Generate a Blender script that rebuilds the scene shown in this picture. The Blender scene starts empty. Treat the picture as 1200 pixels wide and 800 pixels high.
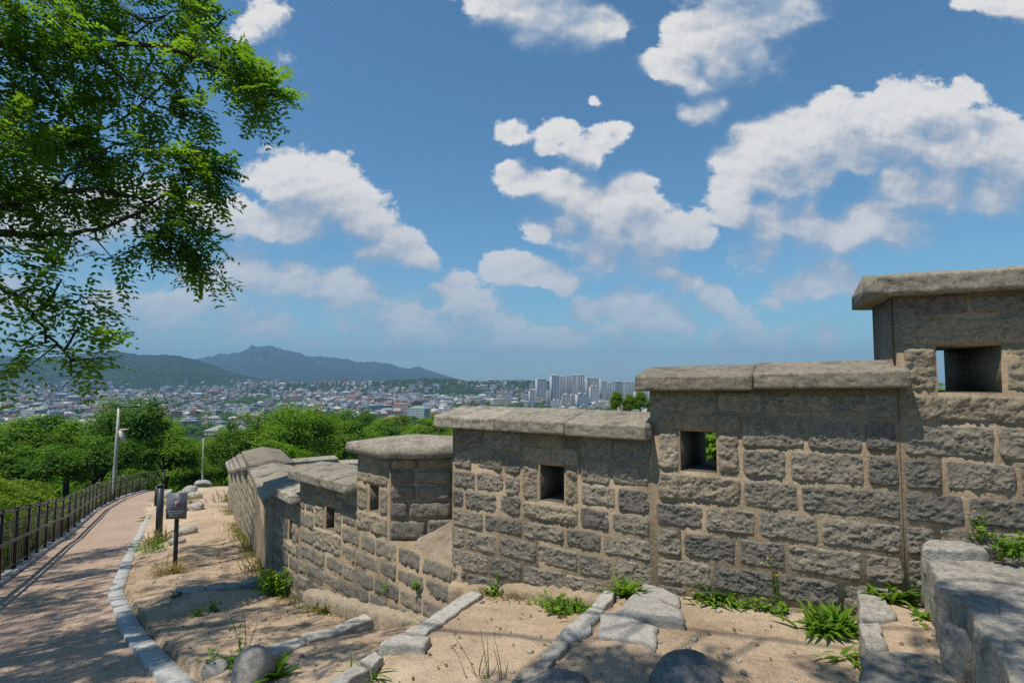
HAZE, HAZEC, SKY, CLOUD, SKYTINT, SUN_E, EXPO, DENO = 1.15e-4, (.33, .56, .88), .086, 7.2, (.62, .98, 1.10), 4.2, 0.28, False
CB, CN, CT, CR = 1.0, 1.15, .09, 1.6
import bpy, math, random
import numpy as np
from mathutils import Vector
R = math.radians
rng = np.random.default_rng(7)
random.seed(7)
SC = bpy.context.scene
COL = SC.collection

# ------------------------------------------------------------------ camera model (1200 px wide survey of the view)
FPX = 1200 * 20 / 36.0
PITCH = math.atan(42 / FPX)
CP, SP = math.cos(PITCH), math.sin(PITCH)
def ray(x, y):
    u = (x - 600) / FPX; v = (400 - y) / FPX
    return np.array([u, CP - v * SP, SP + v * CP])
def atz(x, y, z):            # point of a survey ray at height z
    r = ray(x, y); return r * (z / r[2])
def aty(x, y, Y):            # point of a survey ray at distance Y
    r = ray(x, y); return r * (Y / r[1])

# ------------------------------------------------------------------ noise
def _h(ix, iy, iz, seed):
    n = (ix.astype(np.int64) * 374761393 + iy.astype(np.int64) * 668265263 + iz.astype(np.int64) * 2147483647 + seed * 974711) & 0x7fffffff
    n = (n ^ (n >> 13)) * 1274126177 & 0x7fffffff
    n = (n ^ (n >> 16)) & 0xffff
    return n / 65535.0
def vnoise(x, y, z=None, seed=0):
    x = np.asarray(x, float); y = np.asarray(y, float)
    z = np.zeros_like(x) if z is None else np.asarray(z, float)
    x, y, z = np.broadcast_arrays(x, y, z)
    ix, iy, iz = np.floor(x), np.floor(y), np.floor(z)
    fx, fy, fz = x - ix, y - iy, z - iz
    fx = fx * fx * (3 - 2 * fx); fy = fy * fy * (3 - 2 * fy); fz = fz * fz * (3 - 2 * fz)
    def c(a, b, d): return _h(ix + a, iy + b, iz + d, seed)
    x00 = c(0,0,0) * (1-fx) + c(1,0,0) * fx; x10 = c(0,1,0) * (1-fx) + c(1,1,0) * fx
    x01 = c(0,0,1) * (1-fx) + c(1,0,1) * fx; x11 = c(0,1,1) * (1-fx) + c(1,1,1) * fx
    return ((x00 * (1-fy) + x10 * fy) * (1-fz) + (x01 * (1-fy) + x11 * fy) * fz) * 2 - 1
def fbm(x, y, z=None, o=4, seed=0, g=.5):
    t = 0; a = 1; n = 0; f = 1.0
    for k in range(o):
        t = t + a * vnoise(np.asarray(x) * f, np.asarray(y) * f, None if z is None else np.asarray(z) * f, seed + k * 17)
        n += a; a *= g; f *= 2.03
    return t / n
def sstep(a, b, x):
    t = np.clip((np.asarray(x, float) - a) / (b - a), 0, 1); return t * t * (3 - 2 * t)

# ------------------------------------------------------------------ mesh helpers
def mesh_np(name, V, F, mat=None, parent=None, uv=None, tint=None, smooth=False, midx=None):
    """V (n,3), F (m,k) array or list of arrays with different k -> one linked mesh object."""
    if not isinstance(F, list): F = [F]
    F = [np.asarray(f, np.int32) for f in F if len(f)]
    me = bpy.data.meshes.new(name)
    V = np.asarray(V, np.float32)
    nl = sum(f.size for f in F); nf = sum(len(f) for f in F)
    me.vertices.add(len(V)); me.vertices.foreach_set('co', V.ravel())
    me.loops.add(nl); me.loops.foreach_set('vertex_index', np.concatenate([f.ravel() for f in F]))
    st = []; tot = []; s = 0
    for f in F:
        k = f.shape[1]; n = len(f)
        st.append(s + np.arange(n, dtype=np.int32) * k); s += n * k
        tot.append(np.full(n, k, np.int32))
    me.polygons.add(nf)
    me.polygons.foreach_set('loop_start', np.concatenate(st)); 
    if smooth: me.polygons.foreach_set('use_smooth', np.ones(nf, bool))
    if midx is not None: me.polygons.foreach_set('material_index', np.asarray(midx, np.int32))
    me.update(calc_edges=True)
    if uv is not None:
        l = me.uv_layers.new(name='UVMap'); l.data.foreach_set('uv', np.asarray(uv, np.float32).ravel())
    if tint is not None:
        a = me.attributes.new('tint', 'FLOAT', 'POINT'); a.data.foreach_set('value', np.asarray(tint, np.float32))
    me.validate()
    for m in (mat if isinstance(mat, (list, tuple)) else [mat]):
        if m: me.materials.append(m)
    o = bpy.data.objects.new(name, me); COL.objects.link(o)
    if parent: o.parent = parent
    return o

class MB:
    """Collects shapes and builds them as one mesh object."""
    def __init__(s): s.V = []; s.F4 = []; s.F3 = []; s.T = []; s.n = 0
    def add(s, V, F, tint=None):
        V = np.asarray(V, float); F = np.asarray(F, int)
        (s.F4 if F.shape[1] == 4 else s.F3).append(F + s.n)
        s.V.append(V); s.T.append(np.full(len(V), random.random() if tint is None else tint)); s.n += len(V)
        return s
    def box(s, c, d, rz=0, tint=None, ax=None):
        """c centre, d full sizes, turned rz about z (or axes ax)"""
        P = np.array([[i, j, k] for i in (-.5, .5) for j in (-.5, .5) for k in (-.5, .5)]) * np.array(d)
        if ax is not None: P = P @ np.array(ax)
        elif rz:
            cz, sz_ = math.cos(rz), math.sin(rz); P = P @ np.array([[cz, sz_, 0], [-sz_, cz, 0], [0, 0, 1]])
        return s.add(P + np.array(c), [[0,1,3,2],[4,6,7,5],[0,4,5,1],[2,3,7,6],[0,2,6,4],[1,5,7,3]], tint)
    def tube(s, pts, rad, k=8, tint=None, cap=True):
        pts = np.asarray(pts, float); n = len(pts)
        rad = np.full(n, rad) if np.isscalar(rad) else np.asarray(rad, float)
        T = np.gradient(pts, axis=0); T /= np.linalg.norm(T, axis=1)[:, None] + 1e-9
        ref = np.array([0, 0, 1.]) if abs(T[0][2]) < .9 else np.array([1., 0, 0])
        V = []
        A = np.cross(T, ref); A /= np.linalg.norm(A, axis=1)[:, None] + 1e-9
        B = np.cross(T, A)
        an = np.arange(k) / k * 2 * math.pi
        V = (pts[:, None, :] + rad[:, None, None] * (np.cos(an)[None, :, None] * A[:, None, :] + np.sin(an)[None, :, None] * B[:, None, :])).reshape(-1, 3)
        i = np.arange(n - 1)[:, None]; j = np.arange(k)[None, :]
        F = np.stack([i * k + j, i * k + (j + 1) % k, (i + 1) * k + (j + 1) % k, (i + 1) * k + j], -1).reshape(-1, 4)
        if cap and k % 2 == 0:
            cf = []
            for b in (0, (n - 1) * k):
                for q in range(k // 2 - 1):
                    cf.append([b + q, b + q + 1, b + k - 2 - q, b + k - 1 - q])
            F = np.vstack([F, np.array(cf)])
        return s.add(V, F, tint)
    def grid(s, P, tint=None):
        P = np.asarray(P, float); a, b = P.shape[:2]
        i = np.arange(a - 1)[:, None] * b; j = np.arange(b - 1)[None, :]
        F = np.stack([i + j, i + j + 1, i + b + j + 1, i + b + j], -1).reshape(-1, 4)
        return s.add(P.reshape(-1, 3), F, tint)
    def prism(s, poly, z0, z1, tint=None):
        """solid of a convex-ish plan polygon; z1 a number or one height per corner"""
        poly = np.asarray(poly, float)[:, :2]; n = len(poly)
        z1 = np.full(n, z1) if np.isscalar(z1) else np.asarray(z1, float)
        z0 = np.full(n, z0) if np.isscalar(z0) else np.asarray(z0, float)
        c = poly.mean(0)
        V = np.vstack([np.c_[poly, z0], np.c_[poly, z1], [[c[0], c[1], z1.mean()]], [[c[0], c[1], z0.mean()]]])
        i = np.arange(n); j = (i + 1) % n
        F4 = np.stack([i, j, n + j, n + i], 1); F3 = np.vstack([np.stack([n + i, n + j, np.full(n, 2 * n)], 1), np.stack([j, i, np.full(n, 2 * n + 1)], 1)])
        t = random.random() if tint is None else tint
        b = s.n; s.add(V, F4, t); s.F3.append(F3 + b); return s
    def build(s, name, mat, parent=None, smooth=False):
        return mesh_np(name, np.vstack(s.V), [np.vstack(f) for f in (s.F4, s.F3) if f], mat, parent, tint=np.concatenate(s.T), smooth=smooth)

def tag(o, label=None, cat=None, group=None, kind=None):
    if label: o['label'] = label
    if cat: o['category'] = cat
    if group: o['group'] = group
    if kind: o['kind'] = kind
    return o
def empty(name, loc=(0, 0, 0), rz=0):
    o = bpy.data.objects.new(name, None); COL.objects.link(o); o.location = loc; o.rotation_euler = (0, 0, rz); o.empty_display_size = .1
    return o
def copy_tree(o, parent=None):
    c = o.copy(); COL.objects.link(c); c.parent = parent
    for ch in list(o.children): copy_tree(ch, c)
    return c

# ------------------------------------------------------------------ materials
def newmat(name):
    m = bpy.data.materials.new(name); m.use_nodes = True
    nt = m.node_tree; nt.nodes.clear()
    return m, nt, nt.nodes, nt.links
class NT:
    def __init__(s, nt): s.nt = nt
    def n(s, t, **k):
        x = s.nt.nodes.new(t)
        for a, b in k.items(): setattr(x, a, b)
        return x
    def l(s, a, b): s.nt.links.new(a, b)
    def val(s, sock, v):
        if isinstance(v, bpy.types.NodeSocket): s.l(v, sock)
        else: sock.default_value = v
    def math(s, op, a, b=0.0, c=0.0, clamp=False):
        x = s.n('ShaderNodeMath', operation=op, use_clamp=clamp)
        s.val(x.inputs[0], a); s.val(x.inputs[1], b); s.val(x.inputs[2], c); return x.outputs[0]
    def vm(s, op, a, b=(0, 0, 0), scale=None):
        x = s.n('ShaderNodeVectorMath', operation=op); s.val(x.inputs[0], a); s.val(x.inputs[1], b)
        if scale is not None: s.val(x.inputs[3], scale)
        return x
    def noise(s, vec, scale, det=4, rough=.55, dist=0.0, out=0, dim='3D'):
        x = s.n('ShaderNodeTexNoise', noise_dimensions=dim); s.l(vec, x.inputs['Vector']); x.inputs['Scale'].default_value = scale
        x.inputs['Detail'].default_value = det; x.inputs['Roughness'].default_value = rough; x.inputs['Distortion'].default_value = dist
        return x.outputs[out]
    def voro(s, vec, scale, feature='F1', out='Distance'):
        x = s.n('ShaderNodeTexVoronoi', feature=feature); s.l(vec, x.inputs['Vector']); x.inputs['Scale'].default_value = scale
        return x.outputs[out]
    def ramp(s, f, stops, interp='LINEAR'):
        x = s.n('ShaderNodeValToRGB'); x.color_ramp.interpolation = interp
        e = x.color_ramp.elements
        while len(e) < len(stops): e.new(.5)
        for q, (p, c) in zip(e, stops):
            q.position = p; q.color = (*c, 1) if len(c) == 3 else c
        s.l(f, x.inputs[0]); return x.outputs[0]
    def mix(s, f, a, b, mode='MIX'):
        x = s.n('ShaderNodeMix', data_type='RGBA', blend_type=mode)
        s.val(x.inputs[0], f)
        for q, v in ((6, a), (7, b)):
            if isinstance(v, bpy.types.NodeSocket): s.l(v, x.inputs[q])
            else: x.inputs[q].default_value = (*v, 1) if len(v) == 3 else v
        return x.outputs[2]
    def mapr(s, f, a, b, c, d):
        x = s.n('ShaderNodeMapRange'); s.l(f, x.inputs[0])
        for i, v in enumerate((a, b, c, d)): x.inputs[i + 1].default_value = v
        return x.outputs[0]
    def bump(s, h, strength=.5, dist=.01, nrm=None):
        x = s.n('ShaderNodeBump'); s.l(h, x.inputs['Height']); x.inputs['Strength'].default_value = strength; x.inputs['Distance'].default_value = dist
        if nrm is not None: s.l(nrm, x.inputs['Normal'])
        return x.outputs[0]
    def attr(s, name): return s.n('ShaderNodeAttribute', attribute_name=name).outputs['Fac']
    def pos(s): return s.n('ShaderNodeNewGeometry').outputs['Position']
    def obj(s): return s.n('ShaderNodeTexCoord').outputs['Object']
    def uv(s): return s.n('ShaderNodeTexCoord').outputs['UV']
    def bsdf(s, col, rough=.9, nrm=None, spec=.25, metal=0.0):
        x = s.n('ShaderNodeBsdfPrincipled')
        s.val(x.inputs['Base Color'], (*col, 1) if isinstance(col, tuple) and len(col) == 3 else col)
        s.val(x.inputs['Roughness'], rough); x.inputs['Specular IOR Level'].default_value = spec; x.inputs['Metallic'].default_value = metal
        if nrm is not None: s.l(nrm, x.inputs['Normal'])
        o = s.n('ShaderNodeOutputMaterial'); s.l(x.outputs[0], o.inputs[0]); return x

def granite(name, stops, speck=.5, bump=.012, scale=1.0, lichen=None):
    m, nt, N, L = newmat(name); t = NT(nt); p = t.pos()
    tn = t.attr('tint')
    big = t.noise(p, 2.2 * scale, 5, .6); fine = t.noise(p, 55 * scale, 3, .7); grain = t.voro(p, 190 * scale)
    f = t.math('ADD', t.math('MULTIPLY', tn, .85), t.math('MULTIPLY', big, .55)); f = t.math('SUBTRACT', f, .22)
    c = t.ramp(f, stops)
    fine = t.math('ADD', t.math('MULTIPLY', fine, .5), t.math('MULTIPLY', t.noise(p, 21 * scale, 5, .75), .5)); sp = t.ramp(fine, [(.36, (.30,)*3), (.5, (.95,)*3), (.64, (1.35, 1.31, 1.22))])
    c = t.mix(speck, c, sp, 'MULTIPLY')
    g2 = t.ramp(grain, [(.0, (.5,)*3), (.35, (1,)*3)])
    c = t.mix(speck * .6, c, g2, 'MULTIPLY')
    if lichen:
        lf = t.ramp(t.noise(p, 5 * scale, 6, .65, .6), [(.52, (0,)*3), (.68, (1,)*3)])
        c = t.mix(t.math('MULTIPLY', lf, lichen), c, (.055, .05, .04))
    h = t.math('ADD', t.math('MULTIPLY', t.noise(p, 42 * scale, 7, .72), 1.0), t.math('MULTIPLY', t.noise(p, 120 * scale, 3, .7), .45))
    c = t.mix(.55, c, t.ramp(t.noise(p, 26 * scale, 6, .75), [(.36, (.55, .54, .54)), (.5, (1,)*3), (.66, (1.25, 1.23, 1.18))]), 'MULTIPLY')
    t.bsdf(c, .92, t.bump(h, 1.0, bump), .2)
    return m
M = {}
M['block'] = granite('rough_granite', [(.08, (.185, .17, .148)), (.35, (.238, .216, .18)), (.62, (.282, .25, .20)), (.92, (.335, .29, .225))], .65, .014)
M['frame_stone'] = granite('dressed_tan_granite', [(.1, (.27, .225, .165)), (.5, (.35, .295, .215)), (.9, (.41, .35, .265))], .5, .009)
M['coping'] = granite('coping_granite', [(.1, (.215, .19, .15)), (.5, (.29, .26, .21)), (.9, (.36, .325, .265))], .75, .004, lichen=.7)
M['shade_lining'] = granite('shade_dark_loophole_lining', [(.1, (.10, .09, .075)), (.9, (.17, .15, .12))], .6, .006)  # shade inside the loopholes put into the colour, darker than the wall stone
M['step'] = granite('pale_step_granite', [(.1, (.30, .285, .26)), (.5, (.40, .38, .345)), (.9, (.47, .45, .41))], .4, .008)
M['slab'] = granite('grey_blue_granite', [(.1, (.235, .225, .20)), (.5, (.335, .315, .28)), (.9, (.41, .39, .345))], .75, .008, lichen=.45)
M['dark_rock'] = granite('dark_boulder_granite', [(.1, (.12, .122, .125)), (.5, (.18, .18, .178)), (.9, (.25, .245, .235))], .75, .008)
M['rock'] = granite('field_stone', [(.1, (.27, .255, .235)), (.5, (.38, .36, .33)), (.9, (.46, .44, .40))], .5, .012)
M['kerb'] = granite('kerb_granite', [(.1, (.33, .335, .33)), (.5, (.41, .41, .40)), (.9, (.47, .47, .45))], .35, .004)

def mk_mortar():
    m, nt, N, L = newmat('sandy_mortar'); t = NT(nt); p = t.pos()
    c = t.ramp(t.noise(p, 3.5, 6, .65), [(.25, (.21, .165, .11)), (.5, (.335, .26, .175)), (.75, (.42, .335, .23))])
    c = t.mix(.5, c, t.ramp(t.noise(p, 60, 3, .7), [(.3, (.5,)*3), (.6, (1.15,)*3)]), 'MULTIPLY')
    t.bsdf(c, .95, t.bump(t.noise(p, 45, 6, .7), .9, .012), .1); return m
M['mortar'] = mk_mortar()
def mk_plaster():
    m, nt, N, L = newmat('old_cement_render'); t = NT(nt); p = t.pos()
    c = t.ramp(t.noise(p, 2.5, 6, .65), [(.25, (.19, .15, .11)), (.55, (.28, .225, .17)), (.8, (.35, .295, .23))])
    c = t.mix(.8, c, t.ramp(t.noise(p, 11, 7, .75, .4), [(.34, (.55, .53, .5)), (.5, (1,)*3), (.68, (1.2,)*3)]), 'MULTIPLY')
    t.bsdf(c, .95, t.bump(t.noise(p, 22, 8, .75), .9, .02), .1); return m
M['plaster'] = mk_plaster()
def mk_dirt():
    m, nt, N, L = newmat('trodden_decomposed_granite'); t = NT(nt); p = t.pos()
    a = t.noise(p, .9, 6, .6); b = t.noise(p, 9, 6, .7); c0 = t.noise(p, 120, 2, .7)
    c = t.ramp(a, [(.3, (.44, .33, .23)), (.5, (.56, .43, .305)), (.7, (.62, .485, .355))])
    c = t.mix(t.ramp(t.noise(p, .45, 5, .6, .5), [(.46, (0,)*3), (.62, (.5,)*3)]), c, (.34, .25, .17))
    c = t.mix(.8, c, t.ramp(t.noise(p, 3.2, 7, .72), [(.32, (.70, .68, .66)), (.5, (1,)*3), (.7, (1.14,)*3)]), 'MULTIPLY')
    c = t.mix(.6, c, t.ramp(b, [(.28, (.66, .64, .62)), (.5, (1,)*3), (.75, (1.12,)*3)]), 'MULTIPLY')
    c = t.mix(.55, c, t.ramp(c0, [(.3, (.55, .52, .5)), (.5, (1,)*3), (.72, (1.25,)*3)]), 'MULTIPLY')
    pb = t.voro(p, 42); c = t.mix(t.ramp(pb, [(.05, (.55,)*3), (.16, (0,)*3)]), c, (.22, .18, .14))
    h = t.math('ADD', t.math('MULTIPLY', b, 1.0), t.math('MULTIPLY', c0, .5)); h = t.math('ADD', h, t.math('MULTIPLY', t.noise(p, 28, 5, .7), .8))
    t.bsdf(c, .97, t.bump(h, 1.0, .028), .08); return m
M['dirt'] = mk_dirt()
def mk_soil():
    m, nt, N, L = newmat('grassy_soil'); t = NT(nt); p = t.pos()
    c = t.ramp(t.noise(p, .8, 8, .7), [(.3, (.035, .055, .014)), (.5, (.07, .10, .022)), (.7, (.13, .14, .04))])
    t.bsdf(c, .95, t.bump(t.noise(p, 6, 8, .7), .9, .1), .1); return m
M['soil'] = mk_soil()
def mk_brick():
    m, nt, N, L = newmat('pink_brick_paving'); t = NT(nt); u = t.uv(); p = t.pos()
    b = t.n('ShaderNodeTexBrick'); t.l(u, b.inputs['Vector'])
    for k, v in (('Scale', 1), ('Mortar Size', .006), ('Mortar Smooth', .3), ('Bias', 0), ('Brick Width', .22), ('Row Height', .11)): b.inputs[k].default_value = v
    b.inputs['Color1'].default_value = (.375, .27, .21, 1); b.inputs['Color2'].default_value = (.335, .24, .19, 1); b.inputs['Mortar'].default_value = (.29, .22, .175, 1)
    c = b.outputs['Color']
    n1 = t.noise(p, .7, 6, .65); dust = t.ramp(n1, [(.4, (0,)*3), (.68, (.75,)*3)])
    c = t.mix(dust, c, (.42, .31, .225))
    c = t.mix(.6, c, t.ramp(t.noise(p, 14, 6, .7), [(.3, (.6,)*3), (.5, (1,)*3), (.7, (1.2,)*3)]), 'MULTIPLY')
    h = t.math('SUBTRACT', t.math('MULTIPLY', t.noise(p, 40, 4, .7), .25), b.outputs['Fac'])
    t.bsdf(c, .93, t.bump(h, .6, .006), .12); return m
M['brick'] = mk_brick()
def plain(name, col, rough=.6, spec=.3, metal=0., var=.25, scale=6.0, bump=0.0):
    m, nt, N, L = newmat(name); t = NT(nt); p = t.pos()
    n = t.noise(p, scale, 5, .65)
    c = t.mix(1.0, col, t.ramp(n, [(.3, (1 - var,)*3), (.5, (1,)*3), (.7, (1 + var,)*3)]), 'MULTIPLY')
    t.bsdf(c, rough, t.bump(t.noise(p, 40, 4, .7), .5, bump) if bump else None, spec, metal); return m
M['fence_metal'] = plain('dark_brown_painted_metal', (.030, .024, .020), .5, .4)
M['rail_wood'] = plain('weathered_brown_handrail', (.15, .115, .088), .65, .3, var=.3)
M['sign_metal'] = plain('slate_painted_metal', (.035, .045, .052), .45, .4)
M['board'] = plain('charcoal_sign_board', (.17, .18, .21), .5, .4, var=.12)
M['white_paint'] = plain('white_print', (.40, .39, .42), .6, .3, var=.08)
M['red_paint'] = plain('red_print', (.34, .06, .09), .6, .3, var=.08)
M['pole'] = plain('galvanised_pole', (.33, .32, .29), .5, .4, .2)
M['lamp_dark'] = plain('dark_lamp_housing', (.04, .04, .04), .5, .4)
M['beige_plastic'] = plain('beige_housing', (.52, .45, .36), .6, .3)
M['bark'] = plain('dark_bark', (.050, .042, .034), .95, .1, var=.5, scale=14, bump=.02)
M['stem'] = plain('green_stem', (.09, .13, .03), .7, .2)
M['dead_stem'] = plain('dry_straw', (.26, .20, .10), .8, .15)
def leaf(name, stops, trans=.45, scale=3.0, gloss=.15):
    m, nt, N, L = newmat(name); t = NT(nt)
    f = t.math('ADD', t.math('MULTIPLY', t.attr('tint'), .75), t.math('MULTIPLY', t.noise(t.pos(), scale, 3, .6), .35)); f = t.math('SUBTRACT', f, .05)
    c = t.ramp(f, stops)
    d = t.n('ShaderNodeBsdfPrincipled'); t.l(c, d.inputs['Base Color']); d.inputs['Roughness'].default_value = .6; d.inputs['Specular IOR Level'].default_value = gloss
    tr = t.n('ShaderNodeBsdfTranslucent'); t.l(t.mix(1.0, c, (1.36, 1.50, .64), 'MULTIPLY'), tr.inputs[0])
    mx = t.n('ShaderNodeMixShader'); mx.inputs[0].default_value = trans; t.l(d.outputs[0], mx.inputs[1]); t.l(tr.outputs[0], mx.inputs[2])
    o = t.n('ShaderNodeOutputMaterial'); t.l(mx.outputs[0], o.inputs[0]); return m
M['leaf_near'] = leaf('locust_leaflets', [(.1, (.068, .132, .018)), (.45, (.115, .205, .024)), (.75, (.165, .265, .03)), (1, (.25, .33, .045))], .64)
M['leaf_mid'] = leaf('broadleaf_foliage', [(.1, (.085, .16, .016)), (.5, (.15, .26, .026)), (.8, (.20, .32, .034)), (1, (.28, .37, .05))], .55, 1.2)
M['leaf_dark'] = leaf('deep_green_foliage', [(.1, (.055, .12, .020)), (.5, (.10, .20, .03)), (1, (.18, .26, .045))], .5, 1.2)
M['leaf_bright'] = leaf('bright_green_foliage', [(.1, (.09, .17, .016)), (.5, (.16, .27, .026)), (1, (.26, .35, .045))], .55, 1.2)
M['shrub'] = leaf('yellow_green_groundcover', [(.1, (.08, .145, .015)), (.5, (.165, .235, .025)), (1, (.29, .30, .04))], .5, 1.0)
M['weed'] = leaf('weed_leaves', [(.1, (.07, .15, .014)), (.5, (.14, .26, .024)), (1, (.22, .33, .04))], .45, 9)
M['dry_grass'] = leaf('dry_grass', [(.1, (.14, .11, .03)), (.5, (.25, .18, .06)), (1, (.33, .25, .10))], .35, 9)
M['olive_grass'] = leaf('olive_grass', [(.1, (.07, .09, .018)), (.5, (.15, .15, .03)), (1, (.24, .21, .05))], .4, 9)
M['flower'] = plain('yellow_petals', (.65, .45, .02), .7, .2)
# ------------------------------------------------------------------ lie of the land: u runs down the path, v across it towards the wall
UX, UY, VX, VY = -.53, .848, .848, .53
def UV(x, y): return UX * x + UY * y, VX * x + VY * y
def XY(u, v): return UX * u + VX * v, UY * u + VY * v
def z_path(u):
    return np.interp(u, [-30, 0, 20, 45, 70], [3.0, -1.4, -4.46, -7.3, -11.0])
def v_kerb(u): return np.interp(u, [-5, 2, 3.5, 4.86, 6.4, 9, 15.7, 21, 30, 40], [1.6, .62, .30, .06, -.19, -.44, -.37, -.25, .1, .9])
def v_fence(u): return np.interp(u, [-6, 12, 18, 30, 36, 40, 44, 48], [-2.0, -2.0, -2.1, -1.95, -1.5, -.8, .4, 2.2])
WALL_UV = np.array([(-3.2, 6.2), (-.53, 4.63), (1.44, 3.24), (2.51, 2.59), (3.96, 1.95), (4.78, 1.75), (6.39, 1.35), (7.31, 1.25), (9.96, 1.42), (18.8, 1.97), (22, 2.4), (40, 6)])
def v_wall(u): return np.interp(u, WALL_UV[:, 0], WALL_UV[:, 1])
# step edges: u = a + b*v ; top height, foot height
EDGES = [(-.50, .54, -.915, -1.115), (-.13, .54, -1.13, -1.25), (1.40, .50, -1.285, -1.45), (2.58, .52, -1.535, -1.78), (4.56, -.16, -1.91, -2.04),
         (8.0, -.75, -2.41, -2.50), (12.4, -.3, -2.98, -3.08), (19.9, -.8, -3.72, -3.82), (25.5, -.5, -4.35, -4.43), (31, -.5, -5.0, -5.08)]
def z_dirt(x, y):
    u, v = UV(x, y)
    w = fbm(x * 3.1, y * 3.1, o=3, seed=5) * .03
    vv = np.minimum(v, v_wall(u) + .3)
    d = [u + w - (a + b * vv) for a, b, _, _ in EDGES]
    z = np.full(np.shape(x), 0.0)
    z = np.where(d[0] < 0, EDGES[0][2] - .02 * d[0], z)      # uphill of the first edge
    for k in range(len(EDGES) - 1):
        f = np.clip(d[k] / (d[k] - d[k + 1] + 1e-9), 0, 1)
        zz = EDGES[k][3] * (1 - f) + EDGES[k + 1][2] * f
        z = np.where((d[k] >= 0) & (d[k + 1] < 0), zz, z)
    z = np.where(d[-1] >= 0, EDGES[-1][3] - .13 * d[-1], z)
    return z
def z_far(x, y):
    """the wider hillside: falls from the path to the plain, then the distant hills"""
    r = np.hypot(x, y)
    z = np.interp(r, [0, 15, 40, 60, 100, 150, 250, 400, 650, 900, 1500, 2500, 6000, 15000], [-4.0, -6.0, -10.5, -14.0, -20.0, -26, -37, -49, -60, -64, -66, -68, -70, -120])
    return z + hills(x, y)
def ridge(px, R0):
    p = np.array(px, float); ry = np.array([ray(a, b) for a, b in p])
    return ry[:, 0] / ry[:, 1], ry[:, 2] / ry[:, 1] * R0
HILLS = [   # silhouette survey points, distance, half width towards us, half width behind
    (ridge([(-400, 440), (-200, 425), (-60, 418), (0, 416), (45, 419), (75, 416), (105, 412.5), (135, 411), (160, 414), (180, 415.5), (210, 416), (240, 424), (270, 435), (300, 443), (335, 449), (380, 453)], 3600), 3600, 1150, 1300),
    (ridge([(280, 452), (330, 449.5), (380, 450), (440, 448.5), (470, 445.5), (500, 444), (525, 445), (545, 447), (565, 448.5), (620, 446.5), (650, 448), (720, 451)], 2400), 2400, 420, 700),
    (ridge([(120, 440), (200, 425), (235, 418), (262, 414), (280, 411), (292, 406), (300, 404), (308, 402), (316, 404), (330, 409), (345, 411), (360, 416), (375, 416.5), (390, 418), (405, 419), (418, 424), (432, 423), (445, 423), (458, 425), (470, 430), (480, 431), (490, 429), (502, 433), (515, 436.5), (530, 441), (548, 446), (575, 449)], 7600), 7600, 2300, 2000),
    (ridge([(480, 449), (540, 446), (580, 444), (610, 443), (640, 445), (700, 447), (900, 449)], 9500), 9500, 1500, 900),
]
def hills(x, y):
    y_ = np.maximum(y, 1.0); q = x / y_; t = 0
    for i, ((rq, rz), R0, wf, wb) in enumerate(HILLS):
        base = -68.0
        top = np.interp(q, rq, rz - base, left=0, right=0)
        n = fbm(x / (wf * .33), y / (wf * .33), o=5, seed=31 + i) 
        top = top * (1 + (.05, .10, .12, .05)[i] * fbm(q * 70, y_ / R0 * 9 + i, o=6, seed=77 + i, g=.65))
        s = (y - R0 + n * wf * .16 * sstep(0, .25, abs(y - R0) / wf)) / np.where(y < R0, wf, wb)
        sh = np.clip(1 - np.abs(s), 0, 1); sh = sh ** 1.15
        rav = 1 + .30 * n * np.clip(1 - sh, 0, 1) * 1.6
        t = np.maximum(t, np.clip(top, 0, None) * sh * rav)
    return np.where(y > 300, t, 0)
def terrain(x, y):
    x = np.asarray(x, float); y = np.asarray(y, float)
    u, v = UV(x, y); zp = z_path(u); kv = v_kerb(u); fv = v_fence(u); vw = v_wall(u)
    near = zp
    zd = z_dirt(x, y)
    lump = (fbm(x * 1.7, y * 1.7, o=4, seed=3) * .034 + fbm(x * 9, y * 9, o=3, seed=4) * .012) * np.interp(u, [3, 8], [.5, 1.3])
    g = sstep(kv + .22, kv + .22 + np.interp(u, [0, 4, 8, 14, 20], [.5, .6, .8, 1.0, 1.1]), v)
    right = (zp + .09) * (1 - g) + zd * g + lump * sstep(kv + .2, kv + .4, v)
    # outside the wall the hill drops away
    right = right - sstep(vw + .36, vw + .62, v) * 2.3 - np.clip(v - vw - .4, 0, 60) * .22
    left = zp + .55 * sstep(fv - .5, fv - 2.4, v) - np.clip(fv - 2.2 - v, 0, 80) * .20 + (fbm(x * .5, y * .5, o=4, seed=8) * .25) * sstep(fv - .4, fv - 1.4, v)
    near = np.where(v > kv + .2, right, np.where(v < fv - .3, left, zp))
    far = z_far(x, y) + fbm(x / 18, y / 18, o=4, seed=9) * 1.2
    w = sstep(20, 46, np.hypot(x * .9, y - 2) )
    w = np.where((v > fv - 1) & (v < vw + .4) , sstep(33, 50, u), w)
    return near * (1 - w) + far * w

def axis(lo, hi, a, b, h, g=1.07):
    c = list(np.arange(a, b, h)); s = h; x = c[-1]
    while x < hi: s *= g; x += s; c.append(x)
    s = h; x = a; L = []
    while x > lo: s *= g; x -= s; L.append(x)
    return np.array(L[::-1] + c)
gx = axis(-90, 70, -5.2, 3.0, .033); gy = axis(-14, 130, 1.7, 8.2, .033)
X, Y = np.meshgrid(gx, gy)
Z = terrain(X, Y)
# under the paving the sheet lies a little lower; the paving itself comes on top
U_, V_ = UV(X, Y)
Z = np.where((V_ > v_fence(U_) - .1) & (V_ < v_kerb(U_) + .14) & (U_ < 40), Z - .06, Z)
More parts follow.
